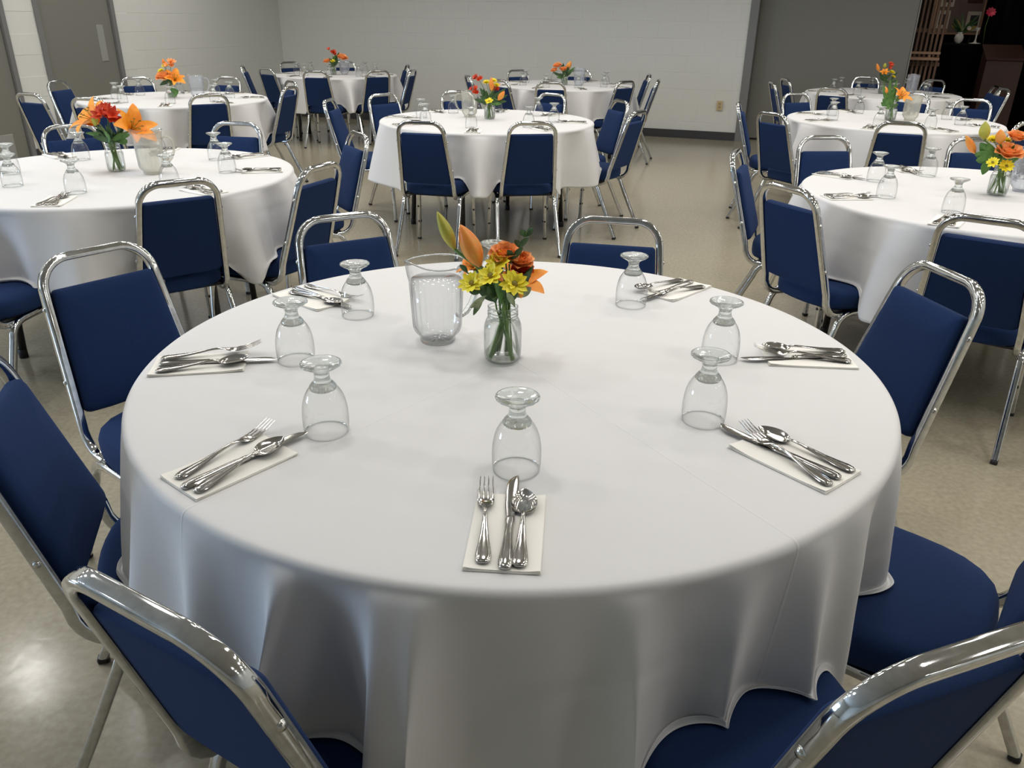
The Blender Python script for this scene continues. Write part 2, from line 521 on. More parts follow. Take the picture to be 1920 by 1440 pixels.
# almond outlet on the back wall
oc = rm(-0.2285, -0.012, 0.432)
e = tag(empty('wall_outlet', oc, ROOM_ANG), 'small almond coloured power outlet low on the white wall', 'outlet')
b = MB(); box(b, (0, -.004, 0), (.072, .008, .116), .002); b.obj('cover_plate', M['almond'], e, False)
for z in (-.021, .021):
    b = MB(); box(b, (0, -.009, z), (.034, .004, .028), .0015); s_ = b.obj('socket', M['almondd'], e, False)
b = MB(); lathe(b, [(.0001, .002), (.003, .002), (.003, 0)], 8)
sc = b.obj('screw', M['almondd'], e); sc.location = (0, -.008, 0); sc.rotation_euler = (R(90), 0, 0)

# window behind the viewer on the left (source of the cool light)
b = MB()
for (a, c, z0, z1) in ((-12.75, -12.65, .5, 1.8), (-11.15, -11.05, .5, 1.8), (-12.65, -11.15, .5, .56), (-12.65, -11.15, 1.74, 1.8)):
    rbox(b, U0 - .01, U0 + .05, a, c, z0, z1)
struct('window_1', b, M['greyd'], label='window frame in the left wall behind the viewer')

# ceiling fixtures
b = MB(); lathe(b, [(.135, 0.0), (.165, -.012), (.17, -.002), (.17, 0.0)], 28)
ring = b.mesh('trim_ring', M['trimring'])
b = MB(); lathe(b, [(.134, -.001), (.134, .01), (.0005, .01)], 28)
can = b.mesh('lamp_cup', M['trimring'])
for (u, v) in LAMPS:
    r_ = link_obj('downlight_trim', ring, ceiling_obj)
    r_.location = rm(u, v, CEIL - .001)
# ================================================================ BANQUET CHAIR
LEAN = 0.306
def yb(z): return -LEAN * (z - 0.46)
def bx(z): return 0.1335 + 0.0230 * (0.778 - z) / 0.309 + 0.0125
TUBE = rrect(0.022, 0.025, 0.005, 2)
def back_pt(x, z): return Vector((x, yb(z), z))
def chair_parts():
    P = {}
    # back frame: one inverted-U tube whose ends curl forward under the seat
    half = [Vector((-.172, .150, .368)), Vector((-.172, .11, .367)), Vector((-.1715, .07, .370))]
    c0 = Vector((-.171, .075, .445))
    half += [Vector((-.171, .075 - .072 * math.sin(R(a)), .445 - .075 * math.cos(R(a)))) for a in (15, 30, 45, 60, 75)]
    for z in (.46, .52, .60, .68, .745):
        half.append(back_pt(-bx(z), z))
    rr_ = .078; zt = .850; xe = bx(.78)
    ex = Vector((1, 0, 0)); ey = Vector((0, -LEAN, 1)).normalized()
    h = rr_
    for a in range(0, 91, 9):
        x = -xe + rr_ - rr_ * math.cos(R(a)); z = zt - rr_ + rr_ * math.sin(R(a))
        half.append(back_pt(x, z))
    path = half + [back_pt(0, zt)] + [Vector((-p.x, p.y, p.z)) for p in reversed(half)]
    b = MB()
    n = len(path)
    nb = Vector((0, math.cos(math.atan(LEAN)), math.sin(math.atan(LEAN))))
    def side(i):
        # section width lies in the plane of the back: side vector = perpendicular to tangent in that plane
        a = path[max(0, i - 1)]; c = path[min(n - 1, i + 1)]
        t = (c - a).normalized()
        k = min(i, n - 1 - i)
        if k < 8:
            return Vector((1, 0, 0)) if i < n / 2 else Vector((-1, 0, 0))
        return t.cross(nb) * -1
    sweep(b, path, TUBE, side)
    P['back_frame'] = b.mesh('back_frame', M['chrome'], True, 50)
    # screws on the outer faces of the posts
    b = MB(); lathe(b, [(.0001, .0045), (.0045, .004), (.0065, .0015), (.0068, 0), (.0085, 0), (.0085, -.001)], 12)
    P['screw'] = b.mesh('screw', M['screw'])
    # backrest pad
    zt, zb, wt, wb = .778, .469, .267, .313
    L = (zt - zb) * math.sqrt(1 + LEAN ** 2)
    outl = []
    def corner(cx_, cz_, r, a0, a1, k=5):
        for i in range(k + 1):
            a = R(a0 + (a1 - a0) * i / k); outl.append((cx_ + r * math.cos(a), cz_ + r * math.sin(a)))
    r1 = .012
    corner(wt / 2 - r1, L - r1, r1, 0, 90); corner(-wt / 2 + r1, L - r1, r1, 90, 180)
    for t in (.75, .5, .25): outl.append((-(wb + (wt - wb) * t) / 2, L * t))
    corner(-wb / 2 + r1 * 1.5, r1 * 1.5, r1 * 1.5, 180, 270)
    for x in (-.09, -.03, .03, .09): outl.append((x, -0.003))
    corner(wb / 2 - r1 * 1.5, r1 * 1.5, r1 * 1.5, 270, 360)
    for t in (.25, .5, .75): outl.append(((wb + (wt - wb) * t) / 2, L * t))
    o_ = Vector((0, yb(zb), zb)); eu = Vector((0, -LEAN, 1)).normalized(); en = Vector((0, 1, LEAN)).normalized()
    rings = [(.0, -.006, .75), (0, -.0062, .92), (0, -.005, .985), (0, 0, 1.0), (0, .014, 1.0), (0, .022, .985), (0, .027, .94), (0, .031, .80), (0, .0335, .5)]
    vs, fs = [], []
    cxy = (0, L / 2); m_ = len(outl)
    for (_, d, k) in rings:
        ins = (1 - k) * .15 if k > .9 else None
        for (x, y) in outl:
            X = x * k if ins is None else x - math.copysign(min(abs(x), ins), x)
            Y = (y - cxy[1]) * k + cxy[1] if ins is None else y - math.copysign(min(abs(y - cxy[1]), ins), y - cxy[1])
            vs.append(o_ + ex * X + eu * Y + en * d)
    for i in range(len(rings) - 1):
        for k in range(m_):
            k2 = (k + 1) % m_
            fs.append((i * m_ + k, i * m_ + k2, (i + 1) * m_ + k2, (i + 1) * m_ + k))
    vs.append(o_ + eu * (L / 2) + en * -.006); fs += [(k, len(vs) - 1, (k + 1) % m_) for k in range(m_)]
    vs.append(o_ + eu * (L / 2) + en * .0345); q = (len(rings) - 1) * m_
    fs += [(q + k, q + (k + 1) % m_, len(vs) - 1) for k in range(m_)]
    b = MB(); b.add(vs, [tuple(reversed(f)) for f in fs]); P['backrest'] = b.mesh('backrest', M['blue'], True, 55)
    # seat cushion: wide at the front, rounded at the back
    half_o = [(0, .425), (.10, .427), (.165, .424), (.192, .412), (.205, .385), (.207, .34), (.205, .27), (.201, .20), (.193, .145), (.178, .10), (.155, .065), (.125, .042), (.085, .028), (.04, .022)]
    outl = half_o + [(0, .020)] + [(-x, y) for (x, y) in reversed(half_o[1:])]
    m_ = len(outl)
    vs, fs = [], []
    rings = [(.012, .388), (.004, .392), (0, .404), (0, .436), (.004, .449), (.014, .458), (.035, .4635), (.07, .4655), (.12, .4665)]
    for (ins, z) in rings:
        for (x, y) in outl:
            dx, dy = x, y - .225
            l = math.hypot(dx, dy) or 1
            k = (l - ins) / l
            vs.append((dx * k, .225 + dy * k, z))
    for i in range(len(rings) - 1):
        for k in range(m_):
            k2 = (k + 1) % m_
            fs.append((i * m_ + k, (i + 1) * m_ + k, (i + 1) * m_ + k2, i * m_ + k2))
    vs.append((0, .225, .467)); q = (len(rings) - 1) * m_
    fs += [(q + k, len(vs) - 1, q + (k + 1) % m_) for k in range(m_)]
    fs.append(tuple(range(m_)))
    b = MB(); b.add(vs, fs); P['seat'] = b.mesh('seat', M['blue'], True, 60)
    b = MB(); box(b, (0, .235, .381), (.33, .33, .012), .003); P['seat_board'] = b.mesh('seat_board', M['rubber'], False)
    # legs and rails (right-hand side, x > 0, mirrored for the left)
    LT = rrect(.022, .022, .005, 2)
    for sname, sg in (('r', 1), ('l', -1)):
        X = lambda x: x * sg
        rear = [Vector((X(.187), .165, .375)), Vector((X(.187), .135, .375)), Vector((X(.1875), .105, .370)), Vector((X(.188), .082, .357)), Vector((X(.189), .068, .338)), Vector((X(.190), .058, .312)), Vector((X(.197), -.01, .165)), Vector((X(.205), -.083, .013))]
        b = MB(); sweep(b, rear, LT, (1, 0, 0)); P['rear_' + sname] = b.mesh('leg', M['chrome'], True, 50)
        front = [Vector((X(.187), .300, .375)), Vector((X(.187), .335, .375)), Vector((X(.188), .358, .368)), Vector((X(.190), .372, .352)), Vector((X(.191), .378, .325)), Vector((X(.197), .387, .17)), Vector((X(.204), .396, .013))]
        b = MB(); sweep(b, front, LT, (1, 0, 0)); P['front_' + sname] = b.mesh('leg', M['chrome'], True, 50)
        b = MB(); sweep(b, [(X(.187), .165, .375), (X(.187), .300, .375)], LT, (1, 0, 0)); P['rail_' + sname] = b.mesh('side_rail', M['chrome'], True, 50)
        for nm, (fx, fy) in (('capr_', (.2055, -.0845)), ('capf_', (.2045, .3965))):
            b = MB(); box(b, (X(fx), fy, .008), (.0245, .0245, .016), .003); P[nm + sname] = b.mesh('foot_cap', M['rubber'], False)
        b = MB()
        for z in (.13, .235):
            y = .3775 + (.352 - z) * .055
            box(b, (X(.198 - .012), y, z), (.006, .012, .012), .002)
            box(b, (X(.198), y - .012, z), (.012, .006, .012), .002)
        P['bump_' + sname] = b.mesh('bumper', M['rubber'], False)
    return P
CP = chair_parts()
def make_chair():
    t = empty('banquet_chair')
    fr = link_obj('back_frame', CP['back_frame'], t)
    for z in (.735, .555):
        for sg in (-1, 1):
            s_ = link_obj('screw', CP['screw'], fr)
            s_.location = (sg * (bx(z) + .0108), yb(z), z); s_.rotation_euler = (0, sg * R(90), 0)
    link_obj('backrest', CP['backrest'], t)
    st = link_obj('seat', CP['seat'], t)
    link_obj('seat_board', CP['seat_board'], st)
    for s_ in 'rl':
        link_obj('side_rail', CP['rail_' + s_], t)
        l = link_obj('leg', CP['rear_' + s_], t); link_obj('foot_cap', CP['capr_' + s_], l)
        l = link_obj('leg', CP['front_' + s_], t); link_obj('foot_cap', CP['capf_' + s_], l); link_obj('bumper', CP['bump_' + s_], l)
    return t

TABLES = {  # name: centre, first place angle, words for labels
 'T1': ((0, 1.567), 2, 'the large front table'),
 'T2': ((-.206, 5.955), 37, 'the centre table with red and yellow flowers'),
 'T3': ((-1.80, 3.678), 5, 'the left table with big orange lilies'),
 'T4': ((-2.93, 7.20), 15, 'the table by the grey door'),
 'T5': ((-2.265, 10.62), 4, 'the farthest table near the corner'),
 'T6': ((.55, 9.45), 15, 'the back table by the white wall'),
 'T7': ((2.03, 3.43), 5, 'the right table with green lily buds'),
 'T8': ((2.86, 6.33), 10, 'the second table on the right'),
 'T9': ((3.85, 8.90), 38, 'the farthest right table by the dark opening'),
}
CH = {
'T1': {'left far': (-1.018, 1.964, 232.2), 'right far': (.982, 1.921, 101.1), 'far left': (-.482, 2.369, 211.5), 'far right': (.293, 2.358, 169.1),
       'left near': (-.835, 1.28, 286.5), 'near left': (-.335, .765, 329.8), 'near right': (.423, .723, 21.0), 'right near': (.89, 1.10, 52)},
'T2': {'near left': (-.552, 5.091, 347.7), 'near right': (.084, 5.128, 10), 'left far': (-.998, 6.704, 227.4), 'left': (-1.285, 6.247, 266.1),
       'right': (.744, 5.799, 58.9), 'right far': (.704, 6.483, 109.6), 'far right': (.23, 6.944, 140.6), 'far left': (-.452, 7.062, 208.2)},
'T3': {'near right': (-1.331, 3.084, 38.3), 'right': (-.919, 3.424, 68.3), 'right far': (-.94, 4.345, 120.1), 'far right': (-1.63, 4.664, 171.9),
       'far left': (-2.391, 4.475, 221.8), 'near left': (-2.04, 2.68, -6)},
'T4': {'left near': (-3.678, 6.502, 335.5), 'left far': (-4.024, 7.578, 264), 'near left': (-3.102, 6.211, 348), 'far left': (-3.625, 8.121, 216.9),
       'far right': (-2.91, 8.32, 164.1), 'near right': (-2.46, 6.62, 35), 'right': (-2.087, 7.386, 77.3), 'right far': (-2.24, 7.979, 125.7)},
'T5': {'left': (-3.25, 10.45, 280), 'left near': (-2.886, 10.105, 320.9), 'far left': (-2.979, 11.383, 224.7), 'near left': (-2.267, 9.722, 353.2),
       'near right': (-1.673, 9.966, 33.6), 'right far': (-1.55, 11.2, 105), 'right': (-1.347, 10.148, 80.5), 'far right': (-2.367, 11.645, 183.3)},
'T6': {'far left': (.069, 10.272, 212.8), 'far right': (.753, 10.417, 167.8), 'near': (.358, 8.516, 350.2), 'near right': (1.05, 8.816, 44.5),
       'right far': (1.44, 9.97, 88), 'right': (1.403, 9.076, 75.1), 'left': (-.42, 9.25, 285), 'near left': (-.10, 8.72, 314)},
'T7': {'left near': (1.142, 3.105, 296), 'near': (1.608, 2.655, 324.2), 'left': (1.169, 3.89, 247.8), 'far left': (1.718, 4.434, 186.7), 'far right': (2.544, 4.445, 175)},
'T8': {'left near': (1.873, 5.816, 295.8), 'left': (1.836, 6.472, 253.3), 'far left': (2.522, 7.361, 202.5), 'near': (2.506, 5.406, 339.5),
       'right far': (3.797, 7.027, 140), 'far right': (3.50, 7.52, 130), 'near right': (3.286, 5.544, 33.3)},
'T9': {'near left': (3.129, 8.244, 317.1), 'left far': (3.12, 9.50, 272), 'left': (2.802, 8.90, 264.9), 'far left': (4.124, 9.96, 172), 'far right': (4.662, 9.618, 117.6),
       'right': (4.866, 8.804, 76.9), 'right near': (4.767, 8.485, 82.5)},
}
# ================================================================ TABLES AND CLOTHS
TR, TH = .762, .757
def make_table(key):
    (cx_, cy_), a0, words = TABLES[key]
    t = tag(empty('round_table', (cx_, cy_, 0), R(a0)), 'round folding table under its cloth, ' + words, 'table', 'round banquet tables')
    b = MB(); lathe(b, [(.0005, TH - .025), (TR - .012, TH - .025), (TR - .006, TH - .022), (TR - .006, TH - .005), (TR - .012, TH - .002), (.0005, TH - .002)], 64)
    b.obj('tabletop', M['under'], t, True, 40)
    for sx in (-1, 1):
        for sy in (-1, 1):
            b = MB(); sweep(b, [(sx * .42, sy * .30, TH - .03), (sx * .44, sy * .34, .03)], circ(.016, 10), (1, 0, 0))
            l = b.obj('leg', M['tleg'], t)
            b = MB(); lathe(b, [(.0005, 0), (.019, 0), (.019, .035), (.0165, .04)], 10, (sx * .4415, sy * .3425, 0)); b.obj('foot_cap', M['rubber'], l)
        b = MB(); sweep(b, [(sx * .425, -.31, .60), (sx * .425, .31, .60)], circ(.011, 8), (0, 0, 1)); b.obj('crossbar', M['tleg'], t)
    return t
def smoothstep(x):
    x = max(0.0, min(1.0, x)); return x * x * (3 - 2 * x)
def make_cloth(key, nth=300, custom=None):
    (cx_, cy_), a0, words = TABLES[key]
    rnd = random.Random(hash_key(key))
    chairs = []
    for (x, y, a) in CH[key].values():
        aa = R(a); chairs.append((x - cx_, y - cy_, math.cos(aa), math.sin(aa)))
    def seat_h(px, py):
        h = 0
        for (x, y, c, s) in chairs:
            dx, dy = px - x, py - y
            lx, ly = c * dx + s * dy, -s * dx + c * dy
            if abs(lx) < .24 and .0 < ly < .46:
                k = smoothstep((.235 - abs(lx)) / .05) * smoothstep((ly - .0) / .05)
                h = max(h, .4705 * (k ** .35) if k > .0 else 0)
        return h
    def limit(px, py, z):
        # how far a point must move back along the chair's facing so as not to pass through a backrest
        for (x, y, c, s_) in chairs:
            dx, dy = px - x, py - y
            lx, ly = c * dx + s_ * dy, -s_ * dx + c * dy
            lim = yb(z) + .058
            if abs(lx) < .24 and -.25 < ly < lim:
                return (lim - ly) * smoothstep((.24 - abs(lx)) / .06)
        return 0
    D = .385
    # folds
    nf = rnd.choice((11, 12, 13, 14))
    ph = [rnd.uniform(0, 6.28) for _ in range(8)]
    def fold(th):
        w1 = th * nf + .9 * math.sin(2 * th + ph[0]) + .7 * math.sin(3 * th + ph[1])
        f = math.sin(w1)
        f = math.copysign(abs(f) ** .8, f)
        return f * (.65 + .35 * math.sin(5 * th + ph[2])) + .35 * math.sin(w1 * 1.9 + ph[3]) * (.5 + .5 * math.sin(3 * th + ph[4]))
    if custom:
        fold0 = fold
        def fold(th):
            d = math.degrees(th)
            v = 0; wsum = 0
            for (a, wdt, amp) in custom:
                e = (d - a + 180) % 360 - 180
                v += amp * math.exp(-(e / wdt) ** 2)
            e = (d + 92 + 180) % 360 - 180
            k = smoothstep((62 - abs(e)) / 14)
            return fold0(th) * (1 - k) * .7 + (v - .35) * k
    ring_r = [.0005, .15, .30, .45, .58, .68, .73, .752]
    edge = []
    for a in (22, 45, 68, 90):
        edge.append((.752 + .014 * math.sin(R(a)), TH + .003 - .014 * (1 - math.cos(R(a)))))
    ns = 34
    AMP = .092 if custom else .105
    cols = []
    for k in range(nth):
        th = 2 * math.pi * k / nth
        c, s = math.cos(th), math.sin(th)
        f = fold(th)
        f2 = fold(th + .015)
        pts = [(r, 0.0, TH + .003) for r in ring_r] + [(r, 0.0, z) for (r, z) in edge]
        r, z = pts[-1][0], pts[-1][2]
        base_flare = .040 + .015 * math.sin(2 * th + ph[5])
        if custom:
            e = (math.degrees(th) + 42 + 180) % 360 - 180
            base_flare = .035 - .055 * smoothstep((38 - abs(e)) / 16)
        ds = D / ns
        for i in range(1, ns + 1):
            t = i / ns
            def rad(q):
                return max(.766 + base_flare * q + AMP * f * (q ** .70), .690 + .055 * (1 - min(1, q * 6)))
            dr = rad(t) - rad((i - 1) / ns)
            dr = max(-ds * .6, min(ds * .75, dr))
            nr = r + dr; nz = z - math.sqrt(max(ds * ds - dr * dr, 1e-8))
            if nz < TH - .02:
                nr -= limit(c * nr, s * nr, nz)
            h = seat_h(c * nr, s * nr)
            if h > .3 and nz < h:
                nz2 = h
                lift = min(abs(z - nz2), ds * .98)
                nr = r + math.sqrt(max(ds * ds - lift * lift, 1e-8)) * .14
                nz = (z - lift if z > nz2 else min(z + ds * .3, nz2))
                if abs(nz - nz2) < .02: nz = nz2 + .005 * (1 + math.sin(i * .7 + th * 31 + 2 * math.sin(th * 13)))
            r, z = nr, nz
            pts.append((r, f2 - f, z))
        cols.append(pts)
    nr_ = len(cols[0])
    # smooth across neighbouring columns below the edge
    for it in range(3):
        new = [list(c_) for c_ in cols]
        for k in range(nth):
            a, b_c, c_ = cols[k - 1], cols[k], cols[(k + 1) % nth]
            for i in range(12, nr_):
                w_ = .25
                new[k][i] = (b_c[i][0] * (1 - 2 * w_) + w_ * (a[i][0] + c_[i][0]), b_c[i][1], b_c[i][2] * (1 - 2 * w_) + w_ * (a[i][2] + c_[i][2]))
        cols = new
    vs = []; fs = []
    for k in range(nth):
        th = 2 * math.pi * k / nth
        for i, (r, df, z) in enumerate(cols[k]):
            t = max(0, i - 11) / ns
            th2 = th + df * t * .10
            wob = .004 * t * noise.noise(Vector((math.cos(th) * 5 + ph[0], math.sin(th) * 5, z * 9)))
            vs.append(((r + wob) * math.cos(th2), (r + wob) * math.sin(th2), z))
    for k in range(nth):
        k2 = (k + 1) % nth
        for i in range(nr_ - 1):
            fs.append((k * nr_ + i, k2 * nr_ + i, k2 * nr_ + i + 1, k * nr_ + i + 1) if False else (k * nr_ + i, k * nr_ + i + 1, k2 * nr_ + i + 1, k2 * nr_ + i))
    b = MB(); b.add(vs, fs)
    o = b.obj('tablecloth', M['cloth'], None, True, loc=(cx_, cy_, 0))
    sm = o.modifiers.new('thickness', 'SOLIDIFY'); sm.thickness = .0012; sm.offset = -1
    if custom:
        sb = o.modifiers.new('smooth', 'SUBSURF'); sb.levels = 1; sb.render_levels = 1
    tag(o, 'white cloth draped over ' + words, 'tablecloth', 'white tablecloths')
    return o
def hash_key(k): return int(k[1:]) * 17 + 3

MAIN_FOLDS = [(-141, 5.5, .9), (-127, 3.5, .8), (-113.5, 2.4, 1.8), (-103.0, 2.0, 1.3), (-98.5, 2.6, 1.4), (-86, 5, .45), (-77.5, 2.6, 1.15), (-65, 2.6, .75), (-54, 3.2, 1.15), (-45, 4.5, 1.0), (-30, 4, .4)]
for k in TABLES:
    make_table(k)
    make_cloth(k, 420 if k == 'T1' else 300, MAIN_FOLDS if k == 'T1' else None)

proto = None
LOOK = {'far': 'front of its back turned to us', 'near': 'back turned to us'}
for k, d in CH.items():
    for pos, (x, y, a) in d.items():
        if proto is None:
            o = proto = make_chair()
        else:
            o = copy_tree(proto)
        o.location = (x, y, 0); o.rotation_euler = (0, 0, R(a))
        facing = (-math.sin(R(a)), math.cos(R(a)))
        view = facing[0] * x + facing[1] * y
        look = 'seen from behind' if view > 0 else 'facing us'
        tag(o, 'blue chair %s, %s of %s' % (look, pos, TABLES[k][2]), 'chair', 'blue banquet chairs around the round tables')
# ================================================================ THINGS ON THE TABLES
TOP = TH + .003 + .0006
# goblet, standing upside down on its rim
def goblet_parts():
    b = MB()
    outer = [(.0375, 0), (.0383, .0015), (.0393, .012), (.0398, .024), (.0395, .036), (.0385, .048), (.0362, .060), (.0325, .071), (.0275, .080), (.0225, .087)]
    lathe(b, outer, 36)
    bowl = b.mesh('bowl', M['bowl'])
    b = MB()
    lathe(b, [(.0375, 0.0003), (.0362, 0.0003), (.0360, .001), (.0378, .0025)], 36)
    rim = b.mesh('rim', M['stem'])
    b = MB()
    prof = [(.0003, .0815), (.010, .0812), (.0185, .0802), (.0218, .0822), (.0225, .087), (.0190, .0920), (.0150, .0975), (.0132, .103), (.0130, .109), (.0142, .1135), (.0185, .1178), (.0250, .1215), (.0315, .1250), (.0348, .1275), (.0352, .1290), (.0345, .1302), (.0310, .1298), (.0240, .1278), (.0150, .1262), (.0080, .1258), (.0003, .1258)]
    lathe(b, prof, 48, rfun=lambda a, z: 1 + (.035 * math.cos(24 * a + (z > .0895) * 3.14) if .079 < z < .0935 else 0) + (.02 * math.cos(16 * a) if .1215 < z < .1285 else 0))
    stem = b.mesh('stem', M['stem'])
    return bowl, rim, stem
G_BOWL, G_RIM, G_STEM = goblet_parts()
def make_goblet():
    t = empty('goblet')
    bo = link_obj('bowl', G_BOWL, t); link_obj('rim', G_RIM, bo)
    st = link_obj('stem', G_STEM, t)
    return t

# cutlery: lofts along +x from the handle end
def loft(b, st, n=10, cap=True):
    """st: list of (x, z, half width, half thickness, y offset)"""
    vs, fs = [], []
    for (x, z, hw, ht, y) in st:
        for k in range(n):
            a = 2 * math.pi * k / n
            ca, sa = math.cos(a), math.sin(a)
            vs.append((x, y + hw * math.copysign(abs(ca) ** .8, ca), z + ht * math.copysign(abs(sa) ** .9, sa)))
    for i in range(len(st) - 1):
        for k in range(n):
            k2 = (k + 1) % n
            fs.append((i * n + k, (i + 1) * n + k, (i + 1) * n + k2, i * n + k2))
    if cap:
        fs.append(tuple(range(n))); q = (len(st) - 1) * n; fs.append(tuple(range(q + n - 1, q - 1, -1)))
    b.add(vs, fs)
HANDLE = [(0, .0030, .0040, .0012, 0), (.0015, .0030, .0075, .0020, 0), (.006, .0030, .0100, .0026, 0), (.015, .0031, .0108, .0024, 0), (.030, .0034, .0095, .0020, 0), (.050, .0042, .0072, .0018, 0), (.075, .0062, .0050, .0018, 0), (.095, .0082, .0037, .0019, 0), (.110, .0088, .0031, .0021, 0), (.118, .0084, .0034, .0021, 0)]
def handle_ridge(b):
    for s in (-1, 1):
        loft(b, [(.004, .0052, .0006, .0008, s * .0062), (.015, .0055, .0007, .0009, s * .0078), (.030, .0055, .0007, .0008, s * .0066), (.055, .0062, .0006, .0008, s * .0042), (.085, .0085, .0005, .0007, s * .0022)], 6)
    loft(b, [(.003, .0050, .0050, .0008, 0), (.0045, .0055, .0058, .0009, 0)], 8)
def fork_mesh():
    b = MB(); loft(b, HANDLE + [(.128, .0068, .0050, .0014, 0), (.134, .0050, .0090, .0011, 0), (.141, .0032, .0115, .0010, 0), (.150, .0024, .0122, .0010, 0), (.156, .0026, .0122, .0010, 0)])
    handle_ridge(b)
    for y in (-.0102, -.0034, .0034, .0102):
        loft(b, [(.154, .0026, .0020, .0010, y), (.168, .0040, .0017, .0010, y), (.185, .0075, .0014, .0009, y * .98), (.200, .0125, .0009, .0007, y * .95), (.204, .0140, .0003, .0003, y * .95)], 8)
    return b.mesh('table_fork', M['steel'], True, 60)
def spoon_mesh():
    b = MB(); loft(b, HANDLE[:-1] + [(.116, .0086, .0030, .0019, 0), (.124, .0070, .0042, .0013, 0)])
    handle_ridge(b)
    n, m_ = 12, 14
    vs, fs = [], []
    for side in (0, 1):
        for i in range(n + 1):
            t = i / n
            x = .120 + .062 * t
            hw = .0195 * (math.sin(math.pi * (t ** .82) * .995 + .004) ** .62) if 0 < t < 1 else .0016
            hw = max(hw, .0012)
            for j in range(m_ + 1):
                s = -1 + 2 * j / m_
                dep = .0085 * (1 - s * s) * min(1, math.sin(math.pi * t) * 1.5)
                zz = .0068 + .0015 * math.sin(math.pi * t) - dep - (0.0011 if side else 0) + .003 * (t - .5) * 1.2
                vs.append((x, hw * s, max(zz, .0006 + (0 if side else .0008))))
    w1 = m_ + 1; q = (n + 1) * w1
    for i in range(n):
        for j in range(m_):
            a = i * w1 + j
            fs.append((a, a + w1, a + w1 + 1, a + 1)); fs.append((q + a, q + a + 1, q + a + w1 + 1, q + a + w1))
    for i in range(n):
        a = i * w1; fs.append((a, q + a, q + a + w1, a + w1)); a += m_; fs.append((a, a + w1, q + a + w1, q + a))
    b.add(vs, fs)
    return b.mesh('table_spoon', M['steel'], True, 60)
def knife_mesh():
    b = MB(); loft(b, [(0, .0036, .0035, .0018, 0), (.002, .0036, .0070, .0030, 0), (.008, .0038, .0094, .0036, 0), (.022, .0038, .0098, .0036, 0), (.045, .0038, .0080, .0034, 0), (.075, .0038, .0064, .0034, 0), (.100, .0038, .0060, .0034, 0), (.112, .0038, .0072, .0036, 0), (.118, .0038, .0066, .0032, 0), (.121, .0036, .0060, .0014, 0)])
    for s in (-1, 1):
        loft(b, [(.004, .0070, .0006, .0008, s * .0048), (.02, .0072, .0007, .0009, s * .0066), (.06, .0068, .0006, .0008, s * .0048), (.10, .0068, .0006, .0008, s * .0040)], 6)
    loft(b, [(.120, .0032, .0066, .0009, .0), (.150, .0030, .0082, .0008, .001), (.185, .0030, .0092, .0007, .001), (.210, .0030, .0090, .0006, .0008), (.224, .0030, .0068, .0005, -.001), (.231, .0030, .0040, .0004, -.003), (.235, .0030, .0012, .0003, -.005)], 8)
    return b.mesh('table_knife', M['steel'], True, 60)
MESH = {'fork': fork_mesh(), 'knife': knife_mesh(), 'spoon': spoon_mesh()}
LEN = {'fork': .204, 'knife': .235, 'spoon': .182}
def napkin_mesh(seed):
    rnd = random.Random(seed)
    b = MB()
    for layer in range(3):
        n, m_ = 10, 8
        W, L = .104 - .001 * layer, .186 - .0014 * layer
        vs, fs = [], []
        z0 = .0002 + .0011 * layer
        cu = [rnd.uniform(0, .005) for _ in range(4)]
        for sd in (0, 1):
            for i in range(n + 1):
                for j in range(m_ + 1):
                    u, v = -1 + 2 * i / n, -1 + 2 * j / m_
                    lift = 0
                    for q, (a, c) in enumerate(((-1, -1), (1, -1), (1, 1), (-1, 1))):
                        d = math.hypot(u - a, v - c)
                        lift += cu[q] * max(0, 1 - d / .6) ** 2 * (layer + 1) / 3
                    vs.append((L / 2 * u, W / 2 * v, z0 + lift + (.0009 if sd == 0 else 0)))
        w1 = m_ + 1; q = (n + 1) * w1
        for i in range(n):
            for j in range(m_):
                a = i * w1 + j
                fs.append((a, a + w1, a + w1 + 1, a + 1)); fs.append((q + a, q + a + 1, q + a + w1 + 1, q + a + w1))
        for i in range(n):
            a = i * w1; fs.append((a, q + a, q + a + w1, a + w1)); a += m_; fs.append((a, a + w1, q + a + w1, q + a))
        for j in range(m_):
            a = j; fs.append((a, a + 1, q + a + 1, q + a)); a = n * w1 + j; fs.append((a, q + a, q + a + 1, a + 1))
        b.add(vs, fs)
    return b.mesh('paper_napkin', M['napkin'], True, 40)
NAPK = [napkin_mesh(i) for i in range(3)]
NAP_T = .0034
SLOTN = ['right', 'far right', 'far', 'far left', 'left', 'near left', 'near', 'near right']
gob0 = [None]
def put_goblet(x, y, slot, key):
    if gob0[0] is None:
        gob0[0] = make_goblet(); o = gob0[0]
    else:
        o = copy_tree(gob0[0])
    o.location = (x, y, TOP); o.rotation_euler = (0, 0, random.uniform(0, 6))
    tag(o, 'upturned clear goblet, %s place of %s' % (slot, TABLES[key][2]), 'glass', 'goblets on the tables')
def put_napkin(x, y, ang, slot, key, i=0):
    o = link_obj('paper_napkin', NAPK[i % 3], None, (x, y, TOP)); o.rotation_euler = (0, 0, ang)
    tag(o, 'cream paper napkin, %s place of %s' % (slot, TABLES[key][2]), 'napkin', 'paper napkins')
def put_cut(kind, ex, ey, ang, dz, slot, key, tilt=0.0):
    o = link_obj('table_' + kind, MESH[kind], None, (ex, ey, TOP + NAP_T + dz)); o.rotation_euler = (0, tilt, ang)
    tag(o, 'steel %s, %s place of %s' % (kind, slot, TABLES[key][2]), kind, kind + 's on the tables')

